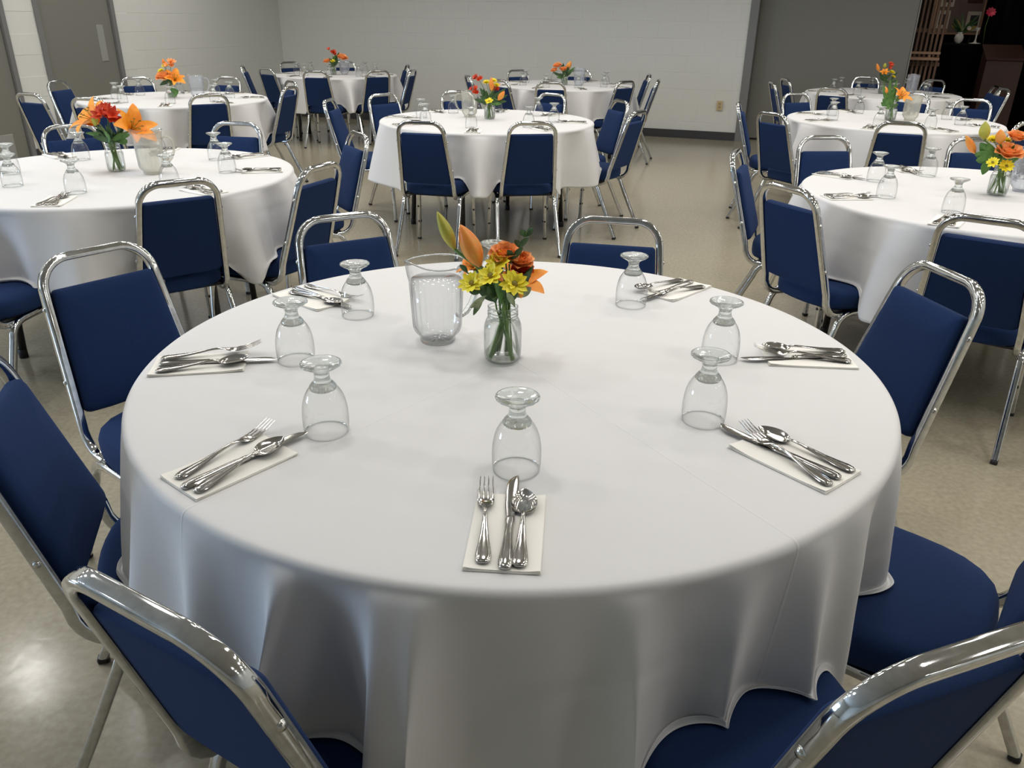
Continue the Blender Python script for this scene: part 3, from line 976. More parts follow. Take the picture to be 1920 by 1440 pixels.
# main table, measured places: napkin centre & angle, cutlery ends & angles, goblet
MAIN = {
 'near':       dict(n=(-.004, .933, 86), f=(-.035, .852, 90.5), k=(-.006, .840, 87), s=(.013, .845, 87), g=(.009, 1.107)),
 'near left':  dict(n=(-.450, 1.102, 51), f=(-.517, 1.052, 62), k=(-.498, 1.024, 53), s=(-.474, 1.014, 60), g=(-.323, 1.226)),
 'left':       dict(n=(-.648, 1.507, 11), f=(-.732, 1.518, 18), k=(-.725, 1.490, 10.5), s=(-.717, 1.454, 20), g=(-.456, 1.540)),
 'far left':   dict(n=(-.521, 1.940, -39), f=(-.555, 2.031, -34), k=(-.581, 2.008, -39), s=(-.582, 1.975, -31), g=(-.377, 1.822)),
 'far right':  dict(n=(.441, 2.057, 226), f=(.518, 2.072, 209), k=(.494, 2.119, 226), s=(.470, 2.131, 216), g=(.300, 1.928)),
 'right':      dict(n=(.640, 1.589, 176), f=(.722, 1.560, 168), k=(.724, 1.592, 186), s=(.730, 1.617, 178), g=(.446, 1.580)),
 'near right': dict(n=(.468, 1.147, 129), f=(.499, 1.060, 117), k=(.522, 1.081, 130), s=(.552, 1.103, 129), g=(.349, 1.289)),
 'far':        dict(n=(-.03, 2.20, 268), f=(-.005, 2.29, 268), k=(-.03, 2.30, 270), s=(-.055, 2.29, 272), g=(-.054, 2.030)),
}
for i, (slot, d) in enumerate(MAIN.items()):
    put_goblet(*d['g'], slot, 'T1')
    put_napkin(d['n'][0], d['n'][1], R(d['n'][2]), slot, 'T1', i)
    put_cut('knife', d['k'][0], d['k'][1], R(d['k'][2]), 0, slot, 'T1')
    cross = slot in ('left', 'near right', 'right', 'far right')
    put_cut('fork', d['f'][0], d['f'][1], R(d['f'][2]), .0008, slot, 'T1', R(-2.2) if cross else 0)
    put_cut('spoon', d['s'][0], d['s'][1], R(d['s'][2]), .0008, slot, 'T1', R(-1.6) if slot in ('near left', 'left', 'right', 'far right') else 0)

Minv = cam.matrix_world.inverted()
def in_frame(x, y, z, pad=60):
    p = Minv @ Vector((x, y, z))
    if p.z > -.1: return False
    px, py = 960 + F_PX * p.x / -p.z, 720 - F_PX * p.y / -p.z
    return -pad < px < 1920 + pad and -pad < py < 1440 + pad
for key, ((cx_, cy_), a0, words) in TABLES.items():
    if key == 'T1': continue
    rnd = random.Random(hash_key(key))
    # the first place angle decides which slot name each place gets
    for k in range(8):
        ang = a0 + 45 * k
        slot = SLOTN[int(((ang + (22.4 if a0 <= 22 else -22.4)) % 360) // 45)] if a0 <= 22 else SLOTN[int(((ang) % 360) // 45)]
        # slots stay unique because places are 45 degrees apart
        aj = R(ang + rnd.uniform(-3, 3))
        rn = .645 + rnd.uniform(-.02, .02)
        nx, ny = cx_ + rn * math.cos(aj), cy_ + rn * math.sin(aj)
        gr, ga = .475 + rnd.uniform(-.025, .025), ang + rnd.uniform(-4, 4)
        gx, gy = cx_ + gr * math.cos(R(ga)), cy_ + gr * math.sin(R(ga))
        if in_frame(gx, gy, TOP + .1):
            put_goblet(gx, gy, slot, key)
        if in_frame(nx, ny, TOP):
            na = aj + math.pi + R(rnd.uniform(-6, 6))
            put_napkin(nx, ny, na, slot, key, k)
            c, s = math.cos(na), math.sin(na)
            for kind, off, dz, extra in (('knife', 0, 0, rnd.uniform(-3, 3)), ('fork', .030, .0008, rnd.uniform(-9, 4)), ('spoon', -.026, .0008, rnd.uniform(-3, 8))):
                ex = nx - c * .085 - s * off; ey = ny - s * .085 + c * off
                put_cut(kind, ex, ey, na + R(extra), dz, slot, key)

# ---------------------------------------------------------------- pitchers
def make_pitcher(mk, label, x, y, rz, water=.135):
    t = tag(empty('water_pitcher', (x, y, TOP), rz), label, 'pitcher', 'water pitchers on the tables')
    b = MB()
    nseg = 96
    prof = [(.0385, 0), (.0395, .004), (.0395, .012), (.043, .017), (.051, .026), (.0545, .036), (.0560, .060), (.0580, .100), (.0600, .140), (.0615, .158), (.0622, .172), (.0628, .181)]
    vs, fs = [], []
    for (r, z) in prof:
        for k in range(nseg):
            a = 2 * math.pi * k / nseg
            flute = 0
            if .02 < z < .135:
                flute = -.0030 * max(0, math.cos(24 * a)) * min(1, (z - .02) / .02, (.150 - z) / .02)
            sp = max(0, math.cos(a - math.pi))
            spout = .011 * smoothstep((z - .130) / .05) * sp ** 14
            lift = .012 * smoothstep((z - .155) / .026) * sp ** 10 + .002 * math.cos(2 * a) * smoothstep((z - .16) / .02)
            vs.append(((r + flute + spout) * math.cos(a), (r + flute + spout) * math.sin(a), z + lift))
    for i in range(len(prof) - 1):
        for k in range(nseg):
            k2 = (k + 1) % nseg
            fs.append((i * nseg + k, i * nseg + k2, (i + 1) * nseg + k2, (i + 1) * nseg + k))
    vs.append((0, 0, .003)); fs += [((k + 1) % nseg, k, len(vs) - 1) for k in range(nseg)]
    b.add(vs, fs)
    o = b.obj('pitcher_body', M[mk], t)
    # rounded lip
    b = MB()
    top = vs[(len(prof) - 1) * nseg:len(prof) * nseg]
    pth = [Vector(p) for p in top] + [Vector(top[0])]
    sweep(b, pth, circ(.0018, 6), (0, 0, 1), cap=False)
    b.obj('rim', M['stem'], t)
    b = MB(); pth = [(.0565, 0, .152), (.075, 0, .162), (.094, 0, .160), (.106, 0, .146), (.109, 0, .122), (.105, 0, .095), (.094, 0, .070), (.078, 0, .052), (.062, 0, .046), (.0545, 0, .048)]
    sweep(b, pth, rrect(.016, .009, .003, 2), (0, 1, 0)); b.obj('handle', M[mk] if mk != 'pitcher' else M['stem'], t)
    if water:
        b = MB(); pr_ = [(.0003, .008), (.036, .008), (.041, .018), (.0515, .036), (.0540, .08), (.0555, water), (.0003, water)]
        lathe(b, pr_, 40); w_ = b.obj('water', M['surface'], t)
        b = MB(); rnd = random.Random(3)
    return t
def P_(key, dx, dy): return TABLES[key][0][0] + dx, TABLES[key][0][1] + dy
make_pitcher('pitcher', 'clear ribbed pitcher of water beside the jar on the large front table', -.1686, 1.6646 + .0, R(38), .143)
make_pitcher('pitcher_y', 'cloudy yellowish ribbed pitcher on the left table with big orange lilies', *P_('T3', .157, -.02), R(8), .120)
make_pitcher('pitcher_y', 'cloudy pitcher behind the red and yellow bouquet on the centre table', *P_('T2', -.136, .18), R(200), .14)
make_pitcher('pitcher_b', 'bluish clear pitcher on the table by the grey door', *P_('T4', .16, .10), R(5), .08)
make_pitcher('pitcher_b', 'clear pitcher right of the bouquet on the farthest table near the corner', *P_('T5', .11, .02), R(60), .12)
make_pitcher('pitcher_b', 'clear pitcher right of the bouquet on the back table by the white wall', *P_('T6', .141, -.10), R(70), .12)
make_pitcher('pitcher_b', 'clear pitcher cut by the right picture edge, right table with green lily buds', *P_('T7', .205, .114), R(60), .12)
make_pitcher('pitcher_y', 'cloudy pitcher right of the leafy bouquet, second table on the right', *P_('T8', .130, .0), R(80), .15)
make_pitcher('pitcher_b', 'clear pitcher on the farthest right table by the dark opening', *P_('T9', .36, .12), R(60), .12)

# ---------------------------------------------------------------- jars
def jar_parts():
    b = MB()
    lathe(b, [(.0003, .0015), (.027, .0015), (.033, .003), (.0375, .008), (.0390, .016), (.0395, .030), (.0395, .072), (.0385, .082), (.0350, .092), (.0310, .0985), (.0300, .1010), (.0300, .1035), (.0312, .1045), (.0312, .1060), (.0300, .1070), (.0300, .1095), (.0312, .1105), (.0312, .1120), (.0300, .1130), (.0302, .1185), (.0312, .1200)], 40)
    body = b.mesh('jar_body', M['jar'])
    b = MB()
    ring = [Vector((.0305 * math.cos(2 * math.pi * k / 40), .0305 * math.sin(2 * math.pi * k / 40), .1205)) for k in range(41)]
    sweep(b, ring, circ(.0016, 6), (0, 0, 1), cap=False)
    for z, rr_ in ((.1052, .0313), (.1112, .0313), (.0995, .0308)):
        ring = [Vector((rr_ * math.cos(2 * math.pi * k / 40), rr_ * math.sin(2 * math.pi * k / 40), z + .0012 * math.sin(2 * math.pi * k / 40))) for k in range(41)]
        sweep(b, ring, circ(.0011, 6), (0, 0, 1), cap=False)
    rim = b.mesh('screw_rim', M['stem'])
    b = MB(); lathe(b, [(.0003, .005), (.026, .005), (.034, .008), (.0375, .018), (.038, .072), (.0365, .083), (.0003, .083)], 32)
    water = b.mesh('water', M['water'])
    return body, rim, water
JB, JR, JW = jar_parts()
def make_jar(x, y, label):
    t = tag(empty('glass_jar', (x, y, TOP)), label, 'jar', 'mason jars used as vases')
    link_obj('jar_body', JB, t); link_obj('screw_rim', JR, t); link_obj('water', JW, t)
    return t

# ---------------------------------------------------------------- flowers
def orient(d, up=Vector((0, 0, 1))):
    d = Vector(d).normalized()
    q = d.to_track_quat('Z', 'Y')
    return q.to_matrix()
def petal_strip(b, mat3, c, L, W, curl, lift, n=7, cup=.25, tipw=.05, ang=0.0, r0=0.0, wave=0.0):
    """one petal leaving the centre along +x of the flower frame, curling back; frame rotated by ang about z"""
    rot = Matrix.Rotation(ang, 3, 'Z')
    vs, fs = [], []
    x, z = r0, 0.0
    a = lift
    for i in range(n + 1):
        t = i / n
        w_ = W * (math.sin(math.pi * min(1, (t * .93 + .07)) ** .85) ** .75) * (1 - t * tipw) if i < n else W * .06
        for s, h in ((-1, cup), (-.5, cup * .25), (0, 0), (.5, cup * .25), (1, cup)):
            wz = wave * math.sin(t * 9 + s * 2)
            p = Vector((x - math.sin(a) * h * w_ * .5, s * w_ / 2, z + math.cos(a) * h * w_ * .5 + wz))
            vs.append(c + mat3 @ (rot @ p))
        a2 = a - curl * (0.3 + t)
        x += math.cos(a) * L / n; z += math.sin(a) * L / n
        a = a2
    for i in range(n):
        for j in range(4):
            q = i * 5 + j
            fs.append((q, q + 5, q + 6, q + 1))
    b.add(vs, fs)
def ellipsoid_bud(b, A, B_, w_, ridges=6, n=14, m_=24):
    """bud from base B_ to tip A"""
    A, B_ = Vector(A), Vector(B_)
    d = A - B_; L = d.length; mt = orient(d)
    vs, fs = [], []
    for i in range(n + 1):
        t = i / n
        r = w_ / 2 * (math.sin(math.pi * (t ** .85)) ** .72 if 0 < t < 1 else .05)
        r = max(r, w_ * .04) if t > 0 else w_ * .12
        for k in range(m_):
            a = 2 * math.pi * k / m_
            rr_ = r * (1 + .07 * math.cos(ridges / 2 * a) - .07 * (1 - abs(math.sin(ridges / 2 * a))) ** 6)
            bend = .06 * L * math.sin(math.pi * t)
            vs.append(B_ + mt @ Vector((rr_ * math.cos(a) + bend * .3, rr_ * math.sin(a), L * t)))
    for i in range(n):
        for k in range(m_):
            k2 = (k + 1) % m_
            fs.append((i * m_ + k, i * m_ + k2, (i + 1) * m_ + k2, (i + 1) * m_ + k))
    fs.append(tuple(range(n * m_, (n + 1) * m_)))
    b.add(vs, fs)
def tube(b, pts, r, n=6):
    pts = [Vector(p) for p in pts]
    d = (pts[-1] - pts[0])
    s = Vector((1, 0, 0)) if abs(d.x) < .9 * d.length else Vector((0, 1, 0))
    sweep(b, pts, circ(r, n), s)
def bez(a, b_, c, n=8):
    a, b_, c = Vector(a), Vector(b_), Vector(c)
    return [a * (1 - t) ** 2 + b_ * 2 * t * (1 - t) + c * t * t for t in [i / n for i in range(n + 1)]]
def leaf_blade(b, base, tip, w_, fold=.3, droop=.15, n=8, rnd=random):
    base, tip = Vector(base), Vector(tip)
    d = tip - base; L = d.length or .01
    s = d.cross(Vector((rnd.uniform(-.4, .4), 1, rnd.uniform(-.3, .5)))).normalized()
    nn = s.cross(d).normalized()
    vs, fs = [], []
    for i in range(n + 1):
        t = i / n
        ww = w_ * (math.sin(math.pi * (t * .96 + .02)) ** .8)
        c = base + d * t + nn * (droop * L * math.sin(math.pi * t) * .4)
        for j, u in enumerate((-1, -.5, 0, .5, 1)):
            vs.append(c + s * u * ww / 2 + nn * abs(u) * ww * fold * .5)
    for i in range(n):
        for j in range(4):
            q = i * 5 + j
            fs.append((q, q + 5, q + 6, q + 1))
    b.add(vs, fs)
BOUQUETS={
 'T1':[('budg',[-0.131,0.0,0.314],[-0.098,0.0,0.239],0.025),('budo',[-0.085,-0.01,0.291],[-0.047,-0.01,0.208],0.04),('daisy',[-0.024,-0.055,0.202],None,0.048),('daisy',[-0.061,-0.05,0.184],None,0.046),('daisy',[0.023,-0.055,0.186],None,0.05),('daisy',[-0.011,-0.02,0.219],None,0.047),('lily',[0.034,0.03,0.165],None,0.105),('lily',[-0.065,0.03,0.196],None,0.055),('rose',[0.004,0.0,0.234],None,0.054),('rose',[0.034,0.0,0.22],None,0.047),('roser',[0.039,0.0,0.203],None,0.039),('sprig',[0.012,-0.02,0.215],[0.046,-0.02,0.283],0.013),('leaf',[-0.071,-0.03,0.2],[-0.086,-0.03,0.216],0.012),('leafv',[-0.04,-0.04,0.15],[-0.059,-0.04,0.114],0.013),('leafv',[-0.035,-0.03,0.152],[-0.066,-0.03,0.126],0.013),('leafv',[0.029,-0.02,0.147],[0.057,-0.02,0.168],0.019),('leaf',[-0.003,-0.04,0.14],[-0.014,-0.04,0.195],0.015),('leaf',[0.019,-0.03,0.142],[0.002,-0.03,0.187],0.015),('leaf',[-0.019,-0.03,0.147],[-0.041,-0.03,0.175],0.013),('leaf',[-0.047,-0.02,0.155],[-0.07,-0.02,0.16],0.015),('leafv',[0.024,-0.05,0.138],[0.008,-0.05,0.166],0.013)],
 'T3':[('lily',[-0.069,0.0,0.231],None,0.191),('lily',[0.119,-0.02,0.195],None,0.179),('alstro',[0.034,-0.05,0.238],None,0.118),('alstro',[0.02,-0.03,0.273],None,0.071),('budg',[-0.023,-0.06,0.258],[-0.029,-0.06,0.206],0.026),('daisy',[0.101,0.02,0.231],None,0.048),('leaf',[0.018,-0.03,0.144],[-0.096,-0.03,0.17],0.029),('leaf',[0.013,-0.020,0.142],[-0.071,-0.020,0.153],0.029),('leaf',[0.008,-0.010,0.141],[-0.046,-0.010,0.136],0.029),('leaf',[0.018,-0.03,0.144],[0.004,-0.03,0.169],0.029),('leaf',[0.013,-0.020,0.142],[0.029,-0.020,0.152],0.029),('leaf',[0.008,-0.010,0.141],[0.055,-0.010,0.135],0.029),('leaf',[0.018,-0.03,0.144],[0.104,-0.03,0.168],0.029),('leaf',[0.029,-0.05,0.128],[-0.05,-0.05,0.162],0.024),('leaf',[0.013,-0.05,0.133],[-0.0,-0.05,0.185],0.024),('leaf',[0.046,-0.02,0.124],[0.081,-0.02,0.143],0.029)],
 'T2':[('alstro',[-0.08,0.0,0.271],None,0.068),('alstro',[-0.111,0.0,0.192],None,0.068),('alstro',[0.044,0.03,0.21],None,0.061),('mum',[-0.024,0.0,0.247],None,0.061),('mum',[0.026,0.0,0.258],None,0.061),('mum',[0.048,0.0,0.23],None,0.053),('budo',[0.012,-0.05,0.286],[0.016,-0.05,0.198],0.034),('budo',[0.106,-0.03,0.194],[0.061,-0.03,0.133],0.038),('daisy',[-0.003,-0.06,0.127],None,0.053),('leaf',[-0.011,-0.03,0.117],[-0.106,-0.03,0.137],0.03),('leaf',[-0.011,-0.03,0.117],[-0.068,-0.03,0.213],0.03),('leaf',[-0.011,-0.03,0.117],[0.114,-0.03,0.212],0.03),('leaf',[-0.011,-0.03,0.117],[0.129,-0.03,0.169],0.03),('leaf',[-0.011,-0.03,0.117],[0.122,-0.03,0.126],0.03),('leaf',[-0.011,-0.03,0.117],[-0.049,-0.03,0.106],0.03),('leaf',[-0.011,-0.03,0.117],[0.046,-0.03,0.125],0.03),('leaf',[-0.011,-0.03,0.117],[-0.023,-0.03,0.196],0.03),('leaf',[-0.011,-0.03,0.117],[0.027,-0.03,0.189],0.03),('leaf',[-0.011,-0.03,0.117],[0.084,-0.03,0.108],0.03),('leaf',[-0.011,-0.03,0.117],[-0.068,-0.03,0.16],0.03)],
 'T4':[('mum',[-0.065,0,0.215],None,0.064),('mum',[-0.022,0,0.254],None,0.073),('rose',[-0.032,-0.04,0.179],None,0.119),('lily',[0.056,-0.03,0.154],None,0.165),('budo',[-0.034,0,0.313],[-0.029,0,0.262],0.027),('alstroo',[0.027,0.0,0.272],None,0.091),('leaf',[0.011,-0.04,0.082],[0.036,-0.04,0.008],0.092),('leaf',[0.006,0,0.143],[-0.094,0,0.099],0.037),('leaf',[0.015,0,0.143],[0.008,0,0.1],0.037)],
 'T5':[('rose',[-0.07,0,0.162],None,0.079),('rose',[0.124,0,0.207],None,0.112),('alstro',[-0.003,0,0.26],None,0.098),('mum',[0.008,-0.03,0.158],None,0.072),('leaf',[0.01,0,0.096],[0.049,0,0.248],0.033),('leaf',[0.01,0,0.096],[-0.035,0,0.187],0.033),('leaf',[0.01,0,0.096],[0.069,0,0.176],0.033),('leaf',[0.01,0,0.096],[0.013,0,0.218],0.033),('leaf',[0.01,0,0.096],[-0.061,0,0.113],0.033),('leaf',[0.01,0,0.096],[0.089,0,0.261],0.033)],
 'T6':[('rose',[-0.085,0,0.204],None,0.083),('rose',[-0.02,-0.02,0.167],None,0.071),('rose',[-0.12,-0.02,0.155],None,0.065),('budo',[0.066,0,0.244],[0.017,0,0.161],0.053),('leaf',[-0.003,0,0.078],[-0.021,0,0.227],0.03),('leaf',[-0.003,0,0.078],[-0.136,0,0.132],0.03),('leaf',[-0.003,0,0.078],[0.077,0,0.134],0.03),('leaf',[-0.003,0,0.078],[-0.064,0,0.116],0.03),('leaf',[-0.003,0,0.078],[0.04,0,0.173],0.03),('leaf',[-0.003,0,0.078],[-0.087,0,0.077],0.03),('leaf',[-0.003,0,0.078],[0.11,0,0.185],0.03)],
 'T7':[('budg',[-0.124,0,0.302],[-0.111,0,0.229],0.044),('budo',[-0.191,0,0.245],[-0.134,0,0.173],0.031),('budo',[-0.065,-0.02,0.273],[-0.05,-0.02,0.216],0.04),('mum',[-0.062,0.02,0.227],None,0.058),('mum',[-0.003,0.02,0.224],None,0.045),('rose',[-0.016,-0.04,0.189],None,0.093),('rose',[0.024,0,0.246],None,0.067),('daisy',[-0.086,-0.06,0.146],None,0.044),('daisy',[-0.025,-0.06,0.132],None,0.053),('leaf',[-0.069,-0.03,0.152],[-0.151,-0.03,0.177],0.04),('leaf',[-0.069,-0.03,0.152],[-0.14,-0.03,0.22],0.04),('leaf',[-0.069,-0.03,0.152],[-0.108,-0.03,0.216],0.036),('leaf',[-0.069,-0.03,0.152],[-0.098,-0.03,0.091],0.049),('leaf',[-0.069,-0.03,0.152],[-0.063,-0.03,0.196],0.031),('leaf',[-0.069,-0.03,0.152],[-0.09,-0.03,0.174],0.031),('leaf',[-0.069,-0.03,0.152],[0.015,-0.03,0.154],0.031),('leaf',[-0.069,-0.03,0.152],[-0.14,-0.03,0.151],0.036)],
 'T8':[('lily',[0.036,-0.03,0.178],None,0.143),('budo',[-0.083,0,0.238],[-0.064,0,0.19],0.036),('leaf',[-0.026,-0.02,0.082],[-0.094,-0.02,0.157],0.032),('leaf',[-0.026,-0.02,0.082],[-0.062,-0.02,0.251],0.032),('leaf',[-0.026,-0.02,0.082],[-0.007,-0.02,0.252],0.032),('leaf',[-0.026,-0.02,0.082],[-0.082,-0.02,0.195],0.032),('leaf',[-0.026,-0.02,0.082],[-0.025,-0.02,0.207],0.032),('leaf',[-0.026,-0.02,0.082],[-0.1,-0.02,0.13],0.032),('leaf',[-0.026,-0.02,0.082],[0.033,-0.02,0.121],0.032),('leaf',[-0.026,-0.02,0.082],[-0.058,-0.02,0.157],0.032),('leaf',[-0.026,-0.02,0.082],[-0.01,-0.02,0.158],0.032),('leaf',[-0.026,-0.02,0.082],[-0.109,-0.02,0.25],0.032),('leaf',[-0.026,-0.02,0.082],[-0.062,-0.02,0.288],0.032),('leaf',[-0.026,-0.02,0.082],[-0.011,-0.02,0.289],0.032)],
 'T9':[('budo',[-0.11,0,0.294],[-0.072,0,0.217],0.033),('budg',[-0.023,0,0.3],[-0.024,0,0.249],0.033),('alstro',[0.028,0,0.265],None,0.083),('lily',[-0.028,-0.03,0.209],None,0.088),('mum',[0.062,0,0.209],None,0.077),('mum',[0.088,0,0.168],None,0.055),('leaf',[0.061,0,0.11],[-0.05,0,0.161],0.028),('leaf',[0.061,0,0.11],[0.127,0,0.215],0.028),('leaf',[0.061,0,0.11],[-0.016,0,0.135],0.028),('leaf',[0.061,0,0.11],[0.139,0,0.137],0.028)],
}

BLAB = {
 'T1': 'bouquet with two lily buds, yellow daisies and orange roses on the large front table',
 'T2': 'bouquet of dark red blooms and round yellow mums on the centre table',
 'T3': 'two big orange lilies around dark red blooms in a jar, left table',
 'T4': 'bouquet of orange rose, lily and yellow mums on the table by the grey door',
 'T5': 'small bouquet of orange and red blooms on the farthest table near the corner',
 'T6': 'small bouquet of orange blooms on the back table by the white wall',
 'T7': 'bouquet of green and orange lily buds and orange roses on the right table',
 'T8': 'tall leafy bouquet with one bright orange lily on the second table on the right',
 'T9': 'bouquet with red, orange and yellow blooms on the farthest right table by the dark opening',
}
JARS = {'T1': (-.021, 1.555), 'T2': (-.19, 6.012), 'T3': (-1.83, 3.711), 'T4': (-2.986, 7.285), 'T5': (-2.27, 10.53), 'T6': (.535, 9.456), 'T7': (2.065, 3.443), 'T8': (2.832, 6.311), 'T9': (3.83, 8.85)}
PNAME = {'budg': 'lily_bud', 'budo': 'lily_bud', 'daisy': 'daisy', 'mum': 'button_mum', 'lily': 'open_lily', 'rose': 'rose', 'roser': 'rose', 'alstro': 'alstroemeria', 'alstroo': 'alstroemeria', 'leaf': 'leaf', 'leafv': 'leaf', 'sprig': 'leaf_sprig'}
def make_bouquet(key):
    x, y = JARS[key]
    jar_words = TABLES[key][2]
    make_jar(x, y, 'clear mason jar at the centre of ' + jar_words)
    root = tag(empty('flower_bouquet', (x, y, TOP)), BLAB[key], 'flowers', 'bouquets on the tables')
    rnd = random.Random(hash_key(key) + 5)
    far = key in ('T4', 'T5', 'T6', 'T9')
    si = 0
    for (kind, A, B_, w_) in BOUQUETS[key]:
        A = Vector(A)
        out = Vector((A.x * 3.2, A.y * 2 - .35, .55)).normalized()     # flowers look outwards, mostly towards the seats
        if kind in ('budg', 'budo'):
            b = MB(); ellipsoid_bud(b, A, B_, w_)
            fl = b.obj('lily_bud', M[kind], root)
            fl['label'] = 'closed green lily bud' if kind == 'budg' else 'closed orange lily bud'
            tail = Vector(B_)
        elif kind == 'daisy':
            mt = orient(out + Vector((rnd.uniform(-.25, .25), rnd.uniform(-.1, .1), rnd.uniform(-.2, .2))))
            b = MB(); r = w_ / 2 * 1.22
            npet = 12
            for k in range(npet):
                petal_strip(b, mt, A, r * .86 * rnd.uniform(.88, 1.08), r * .50, .05 * rnd.uniform(-.8, 1.2), rnd.uniform(.05, .42), 5, .18, .0, 2 * math.pi * k / npet + rnd.uniform(-.1, .1), r * .14)
            if not far:
                for k in range(6):
                    petal_strip(b, mt, A + mt @ Vector((0, 0, .002)), r * .5 * rnd.uniform(.8, 1.1), r * .34, .04, rnd.uniform(.5, .85), 4, .25, .0, 2 * math.pi * k / 8 + .3, r * .12)
            fl = b.obj('daisy', M['yel'], root); fl['label'] = 'yellow daisy'
            b = MB(); lathe(b, [(.0003, .0045), (r * .13, .0042), (r * .22, .0025), (r * .24, 0), (r * .2, -.002)], 12)
            ce = b.obj('flower_centre', M['core'], fl); ce.matrix_local = Matrix.Translation(A + mt @ Vector((0, 0, .001))) @ mt.to_4x4()
            tail = A - out * .006
        elif kind == 'mum':
            mt = orient(out + Vector((0, 0, .6))); b = MB(); r = w_ / 2
            for ringi, (cnt, li, le) in enumerate(((12, .15, .95), (11, .5, .85), (9, .85, .7), (6, 1.2, .5))):
                for k in range(cnt):
                    petal_strip(b, mt, A, r * le, r * .4, .10, li, 3, .3, 0, 2 * math.pi * k / cnt + ringi * .3, r * .05)
            fl = b.obj('button_mum', M['yel'], root); fl['label'] = 'round yellow mum'
            tail = A
        elif kind == 'lily':
            d = out + Vector((A.x * 4, 0, 0)); mt = orient(d); b = MB(); r = w_ / 2
            base = A - d.normalized() * r * .35
            for k in range(6):
                inner = k % 2
                petal_strip(b, mt, base + mt @ Vector((0, 0, .001 * inner)), r * 1.35 * rnd.uniform(.9, 1.1), r * (.84 if inner else .58), .17 + .05 * rnd.random(), .95, 9, .18, .1, math.pi / 3 * k + rnd.uniform(-.12, .12), r * .04, .0009)
            fl = b.obj('open_lily', M['orl'], root); fl['label'] = 'open orange lily'
            b = MB()
            for k in range(6):
                a = math.pi / 3 * k + .5
                tip = base + mt @ Vector((r * .28 * math.cos(a), r * .28 * math.sin(a), r * .75))
                tube(b, [base, base + mt @ Vector((r * .1 * math.cos(a), r * .1 * math.sin(a), r * .4)), tip], r * .012 + .0004, 4)
                tube(b, [tip - Vector((r * .05, 0, 0)), tip, tip + Vector((r * .05, 0, 0))], r * .035, 5)
            b.obj('stamens', M['core'], fl)
            tail = base
        elif kind in ('rose', 'roser'):
            mt = orient(out + Vector((0, 0, .8))); b = MB(); r = w_ / 2 * 1.15
            for ringi, (cnt, li, le, wd_, cu, r0) in enumerate(((3, 1.50, .75, 1.0, -.06, .06), (4, 1.38, .85, 1.0, -.02, .16), (5, 1.22, .95, 1.05, .05, .26), (5, 1.0, 1.0, 1.1, .14, .32), (6, .72, .95, 1.1, .20, .34))):
                for k in range(cnt):
                    petal_strip(b, mt, A - mt @ Vector((0, 0, r * .45)), r * le, r * wd_, cu, li, 6, .42, -.2, 2 * math.pi * k / cnt + ringi * .55 + rnd.uniform(-.1, .1), r * r0)
            fl = b.obj('rose', M['red' if kind == 'roser' else 'rose'], root); fl['label'] = 'open orange rose' if kind == 'rose' else 'red-orange rose'
            tail = A - mt @ Vector((0, 0, r * .5))
        elif kind in ('alstro', 'alstroo'):
            b = MB(); r = w_ / 2
            for c_ in range(5):
                off = Vector((rnd.uniform(-.55, .55), rnd.uniform(-.4, .2), rnd.uniform(-.5, .55))) * r
                mt = orient(out + off * (2.0 / r) * .5)
                for k in range(6):
                    petal_strip(b, mt, A + off, r * .85, r * .46, .10, .9, 5, .25, .1, math.pi / 3 * k + c_, r * .02)
            fl = b.obj('alstroemeria', M['red' if kind == 'alstro' else 'rose'], root); fl['label'] = 'cluster of dark red blooms' if kind == 'alstro' else 'cluster of peach blooms'
            tail = A
        elif kind in ('leaf', 'leafv'):
            b = MB(); base = Vector(A); tip = Vector(B_)
            leaf_blade(b, base, tip, max(w_, .006), rnd=rnd)
            base2 = Vector((base.x * .5, base.y * .5, max(.10, base.z - .05)))
            if kind == 'leafv': mk = 'leafv'
            else: mk = 'leafb' if (key in ('T7', 'T8') or rnd.random() < .2) else 'leaf'
            fl = b.obj('leaf', M[mk], root)
            if kind == 'leafv': fl['label'] = 'cream-edged green leaf'
            tail = base
        else:   # sprig
            b = MB(); base = Vector(A); tip = Vector(B_)
            mid = (base + tip) / 2 + Vector((.006, 0, 0))
            pts = bez(base, mid, tip, 6); tube(b, pts, .0008, 5)
            fl = b.obj('leaf_sprig', M['stemg'], root); fl['label'] = 'thin sprig with paired small dark leaves'
            for i, p in enumerate(pts[1::2]):
                for s in (-1, 1):
                    b = MB(); l_ = .027 - .003 * i
                    leaf_blade(b, p, p + Vector((s * l_ * .55 + .004, -.006, l_ * (.85 + .1 * s))), .0125, rnd=rnd)
                    b.obj('leaf', M['leaf'], fl)
            tail = base
        # stem down through the neck into the water
        if kind not in ('leaf', 'leafv') or si % 2 == 0:
            a = rnd.uniform(0, 6.28)
            neck = Vector((rnd.uniform(-.014, .014), rnd.uniform(-.014, .014), .118))
            foot = Vector((.026 * math.cos(a), .026 * math.sin(a), .010))
            b = MB()
            tube(b, bez(tail, neck + Vector((0, 0, .04)), neck, 5)[:-1] + bez(neck, (neck + foot) / 2, foot, 5), .0042 if kind in ('budg', 'budo', 'lily') and not far else .0018, 6)
            b.obj('stem', M['stemg'], fl)
        si += 1
    # filler leaves around the mouth of the jar
    nfill = 22 if key in ('T1', 'T3', 'T7') else 10
